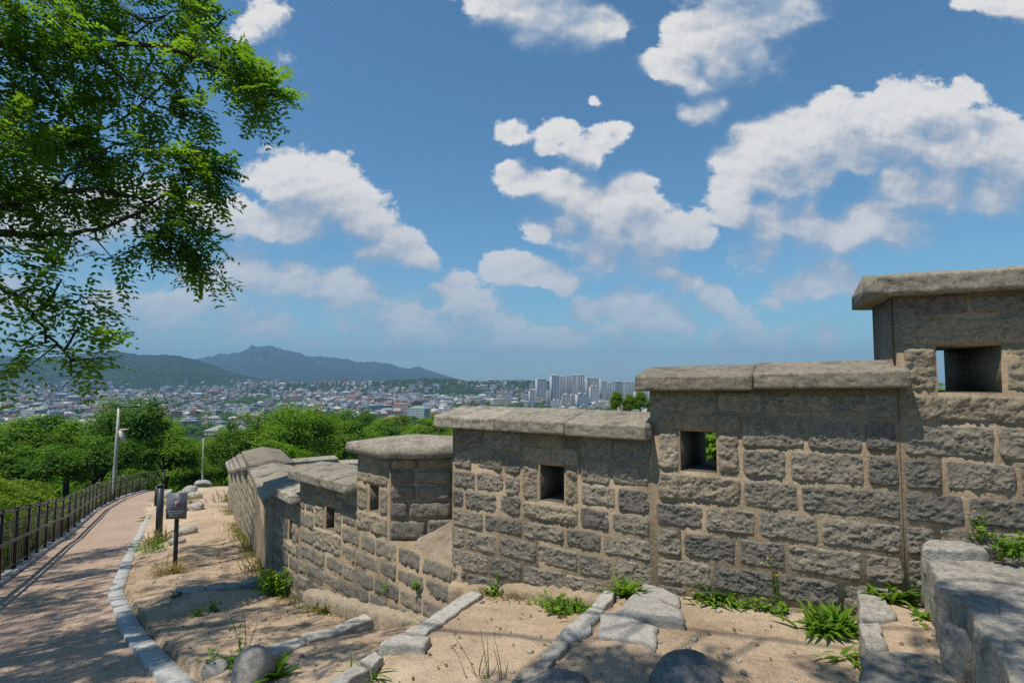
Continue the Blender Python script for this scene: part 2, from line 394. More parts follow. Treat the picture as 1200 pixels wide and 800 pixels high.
# the near sheet slips under the wide one at its rim
edge = np.maximum(sstep(60, 85, abs(X + 10)), sstep(95, 125, Y)); edge = np.maximum(edge, sstep(-8, -13, Y)); Z = Z - edge * .6
mb = MB(); mb.grid(np.stack([X, Y, Z], -1))
fc = mb.F4[0]; cen = mb.V[0][fc].mean(1)
cu, cv = UV(cen[:, 0], cen[:, 1])
isd = (cv > v_kerb(cu) - .1) & (cv < v_wall(cu) + .45 + 0 * cu) & (cu < 31.5 + fbm(cen[:, 0], cen[:, 1], seed=2) * 1.2)
tag(mesh_np('ground', mb.V[0], fc, [M['soil'], M['dirt']], midx=np.where(isd, 1, 0), smooth=True), kind='structure')

def mk_far():
    m, nt, N, L = newmat('far_woods_and_plain'); t = NT(nt); p = t.pos()
    a = t.noise(p, .012, 8, .7); b = t.voro(p, .09); 
    c = t.ramp(a, [(.3, (.012, .034, .013)), (.5, (.022, .052, .018)), (.7, (.040, .070, .026))])
    c = t.mix(.7, c, t.ramp(b, [(.0, (1.3,)*3), (.6, (.55,)*3)]), 'MULTIPLY')
    rk = t.ramp(t.noise(p, .006, 9, .75, .8), [(.61, (0,)*3), (.66, (1,)*3)])
    hz = t.n('ShaderNodeSeparateXYZ'); t.l(p, hz.inputs[0])
    rk = t.math('MULTIPLY', rk, t.mapr(hz.outputs[2], 110, 300, 0, .9))
    c = t.mix(rk, c, (.34, .31, .27))
    t.bsdf(c, .95, t.bump(t.math('ADD', a, t.math('MULTIPLY', b, -.5)), .9, 8.0), .05); return m
M['far'] = mk_far()
rq = np.concatenate([np.linspace(-3.2, -1.05, 50, endpoint=False), np.linspace(-1.05, .35, 620, endpoint=False), np.linspace(.35, 3.2, 90)])
ry = 75 * (12500 / 75) ** np.linspace(0, 1, 330)
Q, YY = np.meshgrid(rq, ry)
FX = Q * YY
FZ = z_far(FX, YY) + fbm(FX / 18, YY / 18, o=4, seed=9) * 1.2 * (YY < 400)
FZ = FZ - .5 * sstep(110, 90, YY)
mb = MB(); mb.grid(np.stack([FX, YY, FZ], -1))
tag(mesh_np('hills', mb.V[0], mb.F4[0], M['far'], smooth=True), kind='structure')

# ------------------------------------------------------------------ brick path and kerbs
us = np.arange(-4, 42, .25)
rows = []; uvs = []
for k in range(13):
    f = k / 12
    v = (v_fence(us) + .12) * (1 - f) + (v_kerb(us) + .06) * f
    x, y = XY(us, v); rows.append(np.stack([x, y, z_path(us) + .004 + .006 * fbm(x * .8, y * .8, seed=12)], -1)); uvs.append(np.stack([us, v], -1))
P = np.stack(rows, 1); mb = MB(); mb.grid(P)
UVg = np.stack(uvs, 1).reshape(-1, 2)
tag(mesh_np('brick_path', mb.V[0], mb.F4[0][:, ::-1], M['brick'], uv=UVg[mb.F4[0][:, ::-1].ravel()], smooth=True), kind='structure')
def strip_stones(name, mat, vf, w, h, u0, u1, L, jit=.006, base=0.0):
    mb = MB(); u = u0
    while u < u1:
        l = L * random.uniform(.92, 1.08); a, b = u + .002, u + l - .002
        q = []
        for uu, vv in ((a, vf(a) - w / 2), (b, vf(b) - w / 2), (b, vf(b) + w / 2), (a, vf(a) + w / 2)):
            q.append(XY(uu, vv))
        dz = random.uniform(-jit, jit)
        zs = [z_path(a) + base + h + dz, z_path(b) + base + h + dz, z_path(b) + base + h + dz, z_path(a) + base + h + dz]
        # small chamfer: outer ring low, inner ring full height
        c = np.mean(q, 0); q = np.array(q); qi = c + (q - c) * (1 - .008 / np.array([l, w]).mean() )
        n = 4; V = np.vstack([np.c_[q, np.array(zs) - h - .1], np.c_[q, np.array(zs) - .006], np.c_[qi, zs]])
        F = [[i, (i + 1) % 4, 4 + (i + 1) % 4, 4 + i] for i in range(4)] + [[4 + i, 4 + (i + 1) % 4, 8 + (i + 1) % 4, 8 + i] for i in range(4)] + [[8, 9, 10, 11]]
        mb.add(V, F, random.uniform(.4, .6)); u += l
    return tag(mb.build(name, mat), kind='structure')
strip_stones('path_kerb', M['kerb'], lambda u: v_kerb(u) + .09, .16, .05, -2, 40, .55, .002)
strip_stones('path_edging', M['kerb'], lambda u: v_fence(u) - .01, .2, .07, 3, 41, .95, .02)

# ------------------------------------------------------------------ the fortress wall
TH = .48            # thickness
def hdir(a): return np.array([math.cos(R(a)), math.sin(R(a)), 0.0])
def sec_axes(p, q):
    p = np.array([*p[:2], 0.0]); q = np.array([*q[:2], 0.0]); d = (q - p); L = np.linalg.norm(d); d /= L
    return p, d, np.array([d[1], -d[0], 0.0]), L          # origin, along, out (towards the path side), length
def loc(ax, s, o, z):      # along, outwards, height
    p, d, n, L = ax
    return p + np.multiply.outer(s, d) + np.multiply.outer(o, n) + np.multiply.outer(z, np.array([0, 0, 1.0]))
def block(mb, ax, s0, s1, z0, z1, res=.0065, rough=.020, bulge=.013, seed=None, gap=.0065):
    """one pitched-face stone: a relief grid whose rim turns back into the joint"""
    p, d, n, L = ax
    seed = random.randint(0, 9999) if seed is None else seed
    s0, s1, z0, z1 = s0 + gap, s1 - gap, z0 + gap * 1.35, z1 - gap * 1.35
    w, h = s1 - s0, z1 - z0
    if w < .03 or h < .03: return
    nu = max(5, int(w / res)); nv = max(5, int(h / res))
    a = np.linspace(0, 1, nu); b = np.linspace(0, 1, nv)
    Aa, Bb = np.meshgrid(a, b)
    S = s0 + Aa * w; Zz = z0 + Bb * h
    ed = np.minimum(np.minimum(Aa, 1 - Aa) * w, np.minimum(Bb, 1 - Bb) * h)
    # irregular outline and rounded corners
    ca = np.minimum(Aa, 1 - Aa) * w; cb = np.minimum(Bb, 1 - Bb) * h
    cor = np.clip(1 - (ca + cb) / .035, 0, 1) * .007
    S = S + np.where(Aa < .5, 1, -1) * cor + fbm(S * 14, Zz * 14, seed=seed) * .009
    Zz = Zz + np.where(Bb < .5, 1, -1) * cor + fbm(S * 14 + 50, Zz * 14, seed=seed + 3) * .009
    sk = random.uniform(-.9, .9); S_ = S + sk * Zz
    r1 = fbm(S_ * 17 + seed, Zz * 28, o=5, seed=seed, g=.68); r2 = np.abs(fbm(S_ * 50, Zz * 85, o=2, seed=seed + 9, g=.7))
    out = bulge * sstep(0, .016, ed) + rough * (r1 * .85 - r2 * .95 + .18) * sstep(-.006, .010, ed) + .004
    out = np.where(ed > .006, np.maximum(out, .0135 + .004 * r1), out)
    out += (Aa - .5) * random.uniform(-.010, .010) + (Bb - .5) * random.uniform(-.008, .004)
    G = loc(ax, S, out, Zz)
    # rim going back
    ring = np.zeros((nv + 2, nu + 2, 3)); ring[1:-1, 1:-1] = G
    So = np.pad(S, 1, mode='edge'); Zo = np.pad(Zz, 1, mode='edge')
    back = loc(ax, So, np.full(So.shape, -.05), Zo)
    m = np.ones((nv + 2, nu + 2), bool); m[1:-1, 1:-1] = False
    ring[m] = back[m]
    mb.grid(ring[:, ::-1] if False else ring, tint=random.random())
def cbox(mb, ax, s0, s1, o0, o1, z0, z1):
    V = np.array([loc(ax, s, o, z) for s in (s0, s1) for o in (o0, o1) for z in (z0, z1)])
    mb.add(V, [[0,1,3,2],[4,6,7,5],[0,4,5,1],[2,3,7,6],[0,2,6,4],[1,5,7,3]])
wall = tag(empty('fortress_wall', (0, 3.5, -1.5)), 'long stepped granite fortress wall with coping slabs and small square loopholes beside the sandy steps', 'wall')
bpy.context.view_layer.update()
def child(o, par):
    o.parent = par; o.matrix_parent_inverse = par.matrix_world.inverted(); return o
def masonry(ax, s_lo, s_hi, z_base, z_top, courses, frames, par, seed, ledge=None, res=.0065, wr=(.22, .40)):
    """fills the face with coursed stones around the loophole surrounds"""
    rs = random.Random(seed); mb = MB(); k = 0
    lv = [z for z in courses]
    for z1, z0 in zip(lv[:-1], lv[1:]):
        segs = [(s_lo, s_hi)]
        if ledge and z1 > ledge[1] + .02: segs = [(s_lo, ledge[0])]
        for (f0, f1, fz0, fz1) in frames:
            if z0 < fz1 - .02 and z1 > fz0 + .02:
                ns = []
                for a, b in segs:
                    if f0 > a: ns.append((a, min(b, f0)))
                    if f1 < b: ns.append((max(a, f1), b))
                segs = [(a, b) for a, b in ns if b - a > .02]
        for a, b in segs:
            s = a; first = True
            while s < b - .03:
                w = rs.uniform(*wr)
                if first and k % 2 and a == s_lo: w *= .55
                first = False
                if b - s - w < .13: w = b - s
                if w > max(.46, wr[1] + .1): w = w / 2
                jz0, jz1 = rs.uniform(-.006, .006), rs.uniform(-.006, .006)
                za, zb = z0, z1
                # course clipped by a frame that only partly covers it
                for (f0, f1, fz0, fz1) in frames:
                    if s < f1 and s + w > f0:
                        if za < fz1 < zb: za = fz1
                        if za < fz0 < zb: zb = fz0
                block(mb, ax, s, s + w, za + jz0, zb + jz1, seed=rs.randint(0, 9999), res=res)
                s += w
        k += 1
    return child(mb.build('facing_stones', M['block'], smooth=True), par)
def surround(ax, f, op, par, res=.008):
    f0, f1, fz0, fz1 = f; a, b, z0, z1 = op
    mb = MB()
    block(mb, ax, f0, f1, z1, fz1, bulge=.014, rough=.024, gap=.006, res=res)
    block(mb, ax, f0, a, z0, z1, bulge=.014, rough=.024, gap=.006, res=res)
    block(mb, ax, b, f1, z0, z1, bulge=.014, rough=.024, gap=.006, res=res)
    block(mb, ax, f0, f1, fz0, z0, bulge=.02, rough=.02, gap=.006, res=res)
    return child(mb.build('loophole_surround', M['frame_stone'], smooth=True), par)
def shade_lining(ax, op, par, lw=0., rw=0.):  # added faces in the opening, coloured dark to stand for its shade
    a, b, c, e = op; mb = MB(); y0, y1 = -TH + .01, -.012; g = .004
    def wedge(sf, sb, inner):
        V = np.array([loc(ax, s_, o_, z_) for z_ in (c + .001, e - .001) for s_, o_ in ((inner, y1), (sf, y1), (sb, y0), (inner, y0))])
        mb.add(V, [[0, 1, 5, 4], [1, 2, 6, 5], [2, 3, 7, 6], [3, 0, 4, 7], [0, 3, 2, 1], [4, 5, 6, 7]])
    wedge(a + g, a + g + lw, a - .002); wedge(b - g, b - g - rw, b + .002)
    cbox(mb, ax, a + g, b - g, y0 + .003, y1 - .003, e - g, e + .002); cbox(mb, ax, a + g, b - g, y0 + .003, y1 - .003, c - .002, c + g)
    child(mb.build('loophole_shade_lining', M['shade_lining']), par)
def core(ax, s0, s1, z0, z1, op, back=TH):
    mb = MB(); f = .010
    if op:
        a, b, c, e = op
        cbox(mb, ax, s0, a, -back, f, z0, z1); cbox(mb, ax, b, s1, -back, f, z0, z1)
        cbox(mb, ax, a, b, -back, f, z0, c); cbox(mb, ax, a, b, -back, f, e, z1)
    else: cbox(mb, ax, s0, s1, -back, f, z0, z1)
    return child(mb.build('wall_section', M['mortar']), wall)
def coping(ax, s0, s1, zb, cuts, par, th=.085, rise=.065, of=.122, ob=.09, mat='coping', slope=0.0, back=TH):
    """gabled granite slabs, one object each"""
    xs = [s0] + cuts + [s1]
    for a, b in zip(xs[:-1], xs[1:]):
        a += .004; b -= .004
        nx = max(3, int((b - a) / .018)); S = np.linspace(a, b, nx)
        prof = [(of - .006, 0), (of, .006), (of, th - .003), (of - .005, th), (-back / 2, th + rise), (-back - ob + .004, th * .9), (-back - ob, 0)]
        # extra rows along the top for a worn surface
        pr = []
        for (o0, h0), (o1, h1) in zip(prof, prof[1:] + prof[:1]):
            k = 8 if abs(o0 - o1) > .1 else (7 if abs(h0 - h1) > .05 else 1)
            for q in range(k): pr.append((o0 + (o1 - o0) * q / k, h0 + (h1 - h0) * q / k))
        pr = np.array(pr); n = len(pr)
        O = np.tile(pr[:, 0], (nx, 1)); H = np.tile(pr[:, 1], (nx, 1)); SS = np.tile(S[:, None], (1, n))
        endf = np.minimum(SS - a, b - SS); rd = np.clip(1 - endf / .02, 0, 1) * .006
        sd = int(a * 100) % 97; fr_ = (abs(O - of) < .004) & (H > .01) & (H < th - .008)
        chip = np.clip(fbm(SS * 5, H * 0, seed=sd + 2, o=4, g=.65) - .28, 0, 1) * .07
        O0 = O + 0; O = O + fr_ * (fbm(SS * 22, H * 30, seed=sd + 5, o=4, g=.65) * .011) + fbm(SS * 3, H * 0, seed=sd, o=3) * .004 * (O > 0) - chip * (O0 > of - .008) * (H > th * .6)
        H = H + fbm(SS * 5, O0 * 5, seed=sd, o=5, g=.6) * .005 * (O0 < of - .02) + fbm(SS * 4, O * 0, seed=sd + 1) * .003 + random.uniform(-.004, .004)
        V = loc(ax, SS, O, zb + H + slope * (SS - s0))
        mb = MB(); i = np.arange(nx - 1)[:, None] * n; j = np.arange(n)[None, :]
        F = np.stack([i + j, i + (j + 1) % n, i + n + (j + 1) % n, i + n + j], -1).reshape(-1, 4)
        Vf = V.reshape(-1, 3); c0 = V[0].mean(0); c1 = V[-1].mean(0)
        t = random.random(); mb.add(np.vstack([Vf, c0, c1]), F[:, ::-1], t)
        k = np.arange(n); e0 = len(Vf)
        mb.F3.append(np.stack([k, (k + 1) % n, np.full(n, e0)], 1)); mb.F3.append(np.stack([(nx - 1) * n + (k + 1) % n, (nx - 1) * n + k, np.full(n, e0 + 1)], 1))
        child(mb.build('coping_stone', M[mat]), par)

PA, PB, PC = (-.447, 4.396), (.869, 3.508), (1.986, 2.939)
d = hdir(-22); PR = (PC[0] + d[0] * 2.6, PC[1] + d[1] * 2.6)
K = (-1.055, 4.984); PF = (-2.242, 6.129); PN = (-2.813, 6.86); PG = (-4.10, 9.25)
# tower part on the right
ax = sec_axes(PC, PR); op = (.17, .435, -.076, .157)
s = core(ax, 0, ax[3], -1.4, .425, op); s['label'] = 'tallest wall section with the highest coping'
fr = (.02, .62, -.232, .305)
masonry(ax, .0, ax[3], -1.4, .425, [.42, .305, .166, -.076, -.232, -.40, -.57, -.735, -.90, -1.07, -1.25], [fr], s, 11, wr=(.25, .40))
surround(ax, fr, op, s); shade_lining(ax, op, s, 0, .10)
coping(ax, -.095, ax[3], .422, [.56, 1.3], s, th=.092, ob=.15)
mb = MB(); cbox(mb, ax, -.012, -.003, -TH + .01, -.03, -1.0, .421)
child(mb.build('end_render', M['plaster']), s)
# middle part
ax = sec_axes(PB, PC); op = (.153, .362, -.556, -.318); fr = (.015, .497, -.735, -.205)
s = core(ax, -.02, ax[3] - .003, -1.7, -.04, op)
masonry(ax, -.0, ax[3] - .004, -1.7, -.075, [-.08, -.218, -.395, -.57, -.735, -.897, -1.062, -1.225, -1.40], [fr], s, 22, wr=(.23, .37))
surround(ax, fr, op, s); shade_lining(ax, op, s, .075, 0)
coping(ax, -.09, ax[3] + .045, -.079, [.575], s, slope=.018)
# left part of the near wall
ax = sec_axes(PA, PB); op = (.766, .966, -.842, -.597); fr = (.626, 1.08, -.980, -.465)
s = core(ax, 0, ax[3] - .021, -2.0, -.372, op)
masonry(ax, .0, ax[3] - .02, -2.0, -.372, [-.376, -.535, -.685, -.832, -.978, -1.122, -1.275, -1.432, -1.585], [fr], s, 33, wr=(.21, .35))
surround(ax, fr, op, s); shade_lining(ax, op, s)
coping(ax, -.10, ax[3] - .005, -.376, [.47, 1.03], s)
def footing(ax, s0, s1, zt0, zt1, par, o1=.10, seed=1, mat='mortar'):
    S = np.arange(s0, s1, .02); pr = [(-.02, .03), (.012, .012), (.04, .004), (.07, -.006), (.092, -.02), (.10, -.05), (.105, -.12), (.11, -.3), (.12, -.6)]
    O = np.array([p_[0] for p_ in pr]) / .1 * o1; H = np.array([p_[1] for p_ in pr]); Sg, Og = np.meshgrid(S, O, indexing='ij'); Hg = np.tile(H, (len(S), 1)) + (zt0 + (zt1 - zt0) * (Sg - s0) / (s1 - s0))
    Og = Og + fbm(Sg * 9, Hg * 9, seed=seed, o=6, g=.7) * .05; Hg = Hg + fbm(Sg * 7, Og * 9, seed=seed + 1, o=6, g=.7) * .035
    mb = MB(); mb.grid(loc(ax, Sg, Og, Hg)); child(mb.build('mortar_footing', M[mat], smooth=True), par)
footing(ax, .02, ax[3] - .25, -1.535, -1.35, s, .07)
# lower part behind, bending away
ax = sec_axes(PF, PA); LK = 1.655; L2 = ax[3]
opE = (.533, .733, -1.50, -1.275); frE = (.32, .875, -1.715, -1.172)
opD = (1.318, 1.497, -1.20, -.958); frD = (1.13, 1.64, -1.385, -.845)
mb = MB(); f = .010
def ringcore(mb, a0, a1, z0, z1, op):
    a, b, c, e = op
    cbox(mb, ax, a0, a, -TH, f, z0, z1); cbox(mb, ax, b, a1, -TH, f, z0, z1); cbox(mb, ax, a, b, -TH, f, z0, c); cbox(mb, ax, a, b, -TH, f, e, z1)
ringcore(mb, 0, 1.14, -2.8, -1.065, opE); ringcore(mb, 1.14, LK, -2.8, -.69, opD)
cbox(mb, ax, LK, L2 + .1, -.45, f, -2.8, -1.40)
s = child(mb.build('wall_section', M['mortar']), wall); s['label'] = 'lower wall section bending away, with two loopholes and a broad corner slab'
masonry(ax, 0, L2 + .02, -2.6, -.69, [-.69, -.80, -.93, -1.065, -1.17, -1.285, -1.395, -1.56, -1.72, -1.885, -2.04, -2.19, -2.34], [(0, 1.145, -1.06, 0), frE, frD], s, 44, ledge=(LK, -1.40), res=.016)
surround(ax, frE, opE, s, .012); surround(ax, frD, opD, s, .012); shade_lining(ax, opE, s); shade_lining(ax, opD, s)
axl = (np.array([*K, 0]), hdir(3), np.array([math.sin(R(3)), -math.cos(R(3)), 0]), .7)
mb = MB(); cbox(mb, axl, .01, .75, -.5, -.002, -1.5, -.692)
child(mb.build('return_core', M['mortar']), s)
masonry(axl, .0, .72, -1.5, -.69, [-.69, -.80, -.93, -1.065, -1.22, -1.395], [], s, 55, res=.016)
# cement slope on the ledge
T1 = loc(ax, L2 - .52, .002, -1.412); T2 = loc(ax, L2 + .02, .002, -1.412); T3 = np.array([-.40, 4.92, -1.16]); T4 = np.array([-.80, 4.93, -1.37])
mb = MB(); g = np.linspace(0, 1, 14); Ag, Bg = np.meshgrid(g, g)
Pg = (T1 * (1 - Ag)[..., None] + T2 * Ag[..., None]) * (1 - Bg)[..., None] + (T4 * (1 - Ag)[..., None] + T3 * Ag[..., None]) * Bg[..., None]
Pg[..., 2] += fbm(Pg[..., 0] * 6, Pg[..., 1] * 6, seed=6) * .012
mb.grid(Pg); child(mb.build('cement_slope', M['plaster'], smooth=True), s)
coping(ax, -.06, 1.13, -1.062, [.62], s, th=.092, rise=.05)
# broad corner slab
pts = [loc(ax, 1.06, .09, 0), loc(ax, LK + .06, .09, 0), loc(axl, .70, .085, 0), loc(axl, .78, -.62, 0), loc(ax, 1.02, -.66, 0)]
pts = np.array(pts); c = pts.mean(0); mb = MB()
nr = 9; ring = []
dense = []
for a, b in zip(pts, np.roll(pts, -1, 0)):
    for q in range(10): dense.append(a + (b - a) * q / 10)
dense = np.array(dense); n = len(dense)
lay = [(1.0, 0.0), (1.004, .045), (.985, .088), (.8, .108), (.6, .125), (.4, .14), (.2, .15)]
V = []
for sc_, h in lay:
    q = c + (dense - c) * sc_; q[:, 2] = -.688 + h + fbm(q[:, 0] * 6, q[:, 1] * 6, seed=8) * .010; V.append(q)
V = np.array(V); i = np.arange(len(lay) - 1)[:, None] * n; j = np.arange(n)[None, :]
F = np.stack([i + j, i + (j + 1) % n, i + n + (j + 1) % n, i + n + j], -1).reshape(-1, 4)
mb.add(np.vstack([V.reshape(-1, 3), [[c[0], c[1], -.688 + .153]], [[c[0], c[1], -.688]]]), F, .6); e0 = len(lay) * n; k = np.arange(n)
mb.F3.append(np.stack([(len(lay) - 1) * n + k, (len(lay) - 1) * n + (k + 1) % n, np.full(n, e0)], 1)); mb.F3.append(np.stack([(k + 1) % n, k, np.full(n, e0 + 1)], 1))
child(mb.build('coping_stone', M['coping']), s)
# plinth at the foot
footing(ax, .3, L2 - .02, -2.13, -1.86, s, .10, 5, 'frame_stone')
# next stretch
ax = sec_axes(PN, PF); op = (.535, .70, -1.79, -1.565); fr = (.40, .84, -1.918, -1.452)
s = core(ax, 0, ax[3], -3.0, -1.325, op)
masonry(ax, 0, ax[3], -3, -1.325, [-1.325, -1.45, -1.60, -1.76, -1.92, -2.08, -2.24, -2.40, -2.56], [fr], s, 66, res=.018)
surround(ax, fr, op, s, .018); shade_lining(ax, op, s)
coping(ax, -.07, ax[3] + .03, -1.325, [.5], s)
# rendered stretch seen edge-on
ax = sec_axes(PG, PN); s = core(ax, 0, ax[3] - .003, -3.4, -1.52, None); s['label'] = 'plain rendered wall stretch seen edge on'
mb = MB(); zz = np.linspace(-3.2, -1.53, 40); ss = np.linspace(0, ax[3] - .01, 50); Sg, Zg = np.meshgrid(ss, zz)
mb.grid(loc(ax, Sg, .012 + .014 * fbm(Sg * 3, Zg * 3, seed=9) - .02 * sstep(.0, .015, .01 - abs((Sg % .62) - .31)) , Zg)); child(mb.build('render_coat', M['plaster'], smooth=True), s)
coping(ax, -.03, ax[3] - .05, -1.525, [.95, 1.85], s)
# stepped far part
H0 = np.array([*PG, 0]); dH = np.array([-.478, .878, 0]); Ls = 1.78
for k in range(5):
    a = H0 + dH * Ls * (k + 1); b = H0 + dH * Ls * k
    zt = -1.47 - .275 * k
    ax = sec_axes(a, b); s = core(ax, 0, ax[3] - .003, zt - 2.2, zt, None)
    cs = [zt - .005 - .165 * i for i in range(10)]
    masonry(ax, 0, ax[3] - .01, 0, zt, cs, [], s, 70 + k, res=.03)
    coping(ax, -.05, ax[3] + .06, zt - .003, [.9], s, th=.09)
# round the bend
a = H0 + dH * Ls * 5; prev = a
for k, (hd, L) in enumerate([(62, 1.6), (35, 1.8), (15, 2.2)]):
    b = prev + hdir(hd) * L
    ax = sec_axes(b, prev); zt = -2.60 - .16 * k; s = core(ax, 0, L + .03, zt - 2.4, zt, None)
    coping(ax, -.05, L + .08, zt - .003, [L / 2], s, th=.09); prev = b
# ------------------------------------------------------------------ step stones and rocks
def slab_stone(name, label, pts, th, mat='step', amp=.012, seed=0, group=None, cat='stone', wig=.012):
    """flat dressed stone; pts are its top corners (x, y, z)"""
    pts = np.array(pts, float); c = pts.mean(0); D = []
    for a, b in zip(pts, np.roll(pts, -1, 0)):
        k = max(4, int(np.linalg.norm(b - a) / .025))
        for q in range(k): D.append(a + (b - a) * q / k)
    D = np.array(D); n = len(D)
    rad = D - c; rr = 1 + 0 * rad[:, :1]
    nz = fbm(D[:, 0] * 7, D[:, 1] * 7, seed=seed, o=5, g=.6) * wig * 1.5
    nr = rad / (np.linalg.norm(rad, axis=1)[:, None] + 1e-6)
    D[:, :2] += nr[:, :2] * nz[:, None] * 2
    V = []
    R_ = np.linalg.norm(rad[:, :2], axis=1).mean()
    e1, e2 = min(.06, .010 / R_), min(.12, .03 / R_)
    sides = [(1.03 - .03 * k / 6, -th + (th - .02) * k / 6) for k in range(7)]
    for s_, h in sides + [(1.0, -.012), (1 - e1, -.003), (1 - e2, 0), (.85, 0), (.7, 0), (.55, 0), (.4, 0), (.25, 0), (.1, 0)]:
        q = c + (D - c) * s_; q[:, 2] += h
        q[:, 2] += fbm(q[:, 0] * 5, q[:, 1] * 5, seed=seed + 1, o=6, g=.6) * amp
        if h < -.008:
            w = fbm(q[:, 0] * 8, q[:, 1] * 8, q[:, 2] * 8 + h * 9, seed=seed + 2, o=5, g=.6) * min(.028, th * .2) * min(1, (-h - .012) / .05); q[:, :2] += nr[:, :2] * w[:, None]
        V.append(q)
    V = np.array(V); L_ = len(V); i = np.arange(L_ - 1)[:, None] * n; j = np.arange(n)[None, :]
    F = np.stack([i + j, i + (j + 1) % n, i + n + (j + 1) % n, i + n + j], -1).reshape(-1, 4)
    mb = MB(); cc = V[-1].mean(0); mb.add(np.vstack([V.reshape(-1, 3), cc]), F, random.uniform(.2, .8)); k = np.arange(n)
    mb.F3.append(np.stack([(L_ - 1) * n + k, (L_ - 1) * n + (k + 1) % n, np.full(n, L_ * n)], 1))
    return tag(mb.build(name, M[mat], smooth=True), label, cat, group)
def px(l, z): return [atz(x, y, z) for x, y in l]
def pxz(l): return [atz(x, y, z) for x, y, z in l]
def rock(name, label, c, r, seed=0, rz=0., mat='rock', amp=.16, flat=.0, group=None, nu=34, nv=22, f=1.5, cat='rock'):
    th = np.linspace(0, 2 * math.pi, nu, endpoint=False); ph = np.linspace(0, math.pi, nv)
    Th, Ph = np.meshgrid(th, ph); d = np.stack([np.sin(Ph) * np.cos(Th), np.sin(Ph) * np.sin(Th), np.cos(Ph)], -1)
    k = 1 + amp * 1.6 * fbm(d[..., 0] * f + seed, d[..., 1] * f, d[..., 2] * f, o=5, seed=seed, g=.55)
    # a few flat cleaved facets
    rs = np.random.default_rng(seed)
    for q in range(5):
        nrm = rs.normal(size=3); nrm /= np.linalg.norm(nrm); dd = d @ nrm; lim = rs.uniform(.72, .95)
        k = np.where(dd * k > lim, lim / np.maximum(dd, .2), k)
    P = d * k[..., None] * np.array(r)
    cz, sz_ = math.cos(rz), math.sin(rz); P = np.stack([P[..., 0] * cz - P[..., 1] * sz_, P[..., 0] * sz_ + P[..., 1] * cz, P[..., 2]], -1) + np.array(c)
    mb = MB(); n = nu; i = np.arange(nv - 1)[:, None] * n; j = np.arange(n)[None, :]
    F = np.stack([i + j, i + n + j, i + n + (j + 1) % n, i + (j + 1) % n], -1).reshape(-1, 4)
    mb.add(P.reshape(-1, 3), F, rs.uniform(.2, .8))
    return tag(mb.build(name, M[mat], smooth=True), label, cat, group)

G1 = 'granite stones edging the sandy steps'
# the big slab on the right
z = -.86
slab_stone('granite_slab', 'huge grey blue granite slab stepping up at the right edge', px([(1076, 641), (1097, 672), (1131, 712), (1166, 760), (1190, 800), (1330, 800), (1290, 690), (1200, 662), (1140, 648)], z), .27, 'slab', .022, 3, None, 'stone slab', .03)
slab_stone('granite_block', 'narrow grey block between the huge slab and the wall', px([(1085, 625), (1083, 640), (1160, 644), (1162, 630)], -.80), .12, 'slab', .012, 4, None, 'stone block')
rock('wedge_rock', 'upright wedge rock propped under the huge granite slab', atz(1122, 792, -1.1) + np.array([.03, .02, .03]), (.045, .07, .13), 5, .5, 'slab', amp=.3, f=2.5)
# tread below it
slab_stone('step_stone', 'upright edged step stone nearest the wall on the right tread', px([(1003, 686), (1033, 692), (1052, 722), (1007, 727)], -1.10), .20, 'slab', .012, 6, G1)
slab_stone('step_stone', 'short step stone in the middle of the right tread', px([(1006, 729), (1030, 728), (1042, 757), (1014, 756)], -1.10), .20, 'slab', .014, 7, G1)
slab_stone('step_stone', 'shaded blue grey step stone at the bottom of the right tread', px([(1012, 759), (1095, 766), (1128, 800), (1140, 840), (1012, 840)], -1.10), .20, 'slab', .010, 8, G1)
# second edge
z = -1.245
slab_stone('step_stone', 'pointed flat stone touching the green tuft at the wall foot', px([(757, 680), (797, 697), (796, 707), (746, 692)], z), .10, 'step', .010, 9, G1)
slab_stone('step_stone', 'thick pale slab in front of the pointed flat stone', px([(746, 690), (801, 714), (802, 728), (724, 716)], z + .012), .11, 'step', .014, 10, G1)
slab_stone('step_stone', 'broad triangular slab set flush in the sand below the thick pale slab', px([(699, 716), (722, 715), (773, 733), (768, 758), (752, 748), (702, 740)], z - .004), .16, 'step', .010, 11, G1)
slab_stone('step_stone', 'small pale edging stone beside the green tuft', px([(712, 688), (722, 693), (708, 709), (694, 707)], z - .012), .2, 'step', .010, 12, G1)
slab_stone('step_stone', 'edging stone with a straight lower side between tuft and shade', px([(692, 709), (707, 713), (694, 738), (668, 748), (656, 738)], z - .012), .2, 'step', .010, 13, G1)
slab_stone('step_stone', 'half shaded edging stone in the middle of the row', px([(654, 741), (668, 750), (655, 766), (632, 768)], z - .012), .2, 'step', .012, 14, G1)
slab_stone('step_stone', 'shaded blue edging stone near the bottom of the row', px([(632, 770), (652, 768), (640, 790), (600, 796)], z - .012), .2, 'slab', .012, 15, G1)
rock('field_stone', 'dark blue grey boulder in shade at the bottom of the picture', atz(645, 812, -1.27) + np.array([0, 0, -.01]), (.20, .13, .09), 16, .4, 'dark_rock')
rock('boulder', 'rounded dark boulder standing in the sand at the bottom edge', atz(812, 806, -1.27) + np.array([.0, .02, -.005]), (.172, .16, .13), 17, 0, 'dark_rock', amp=.05)
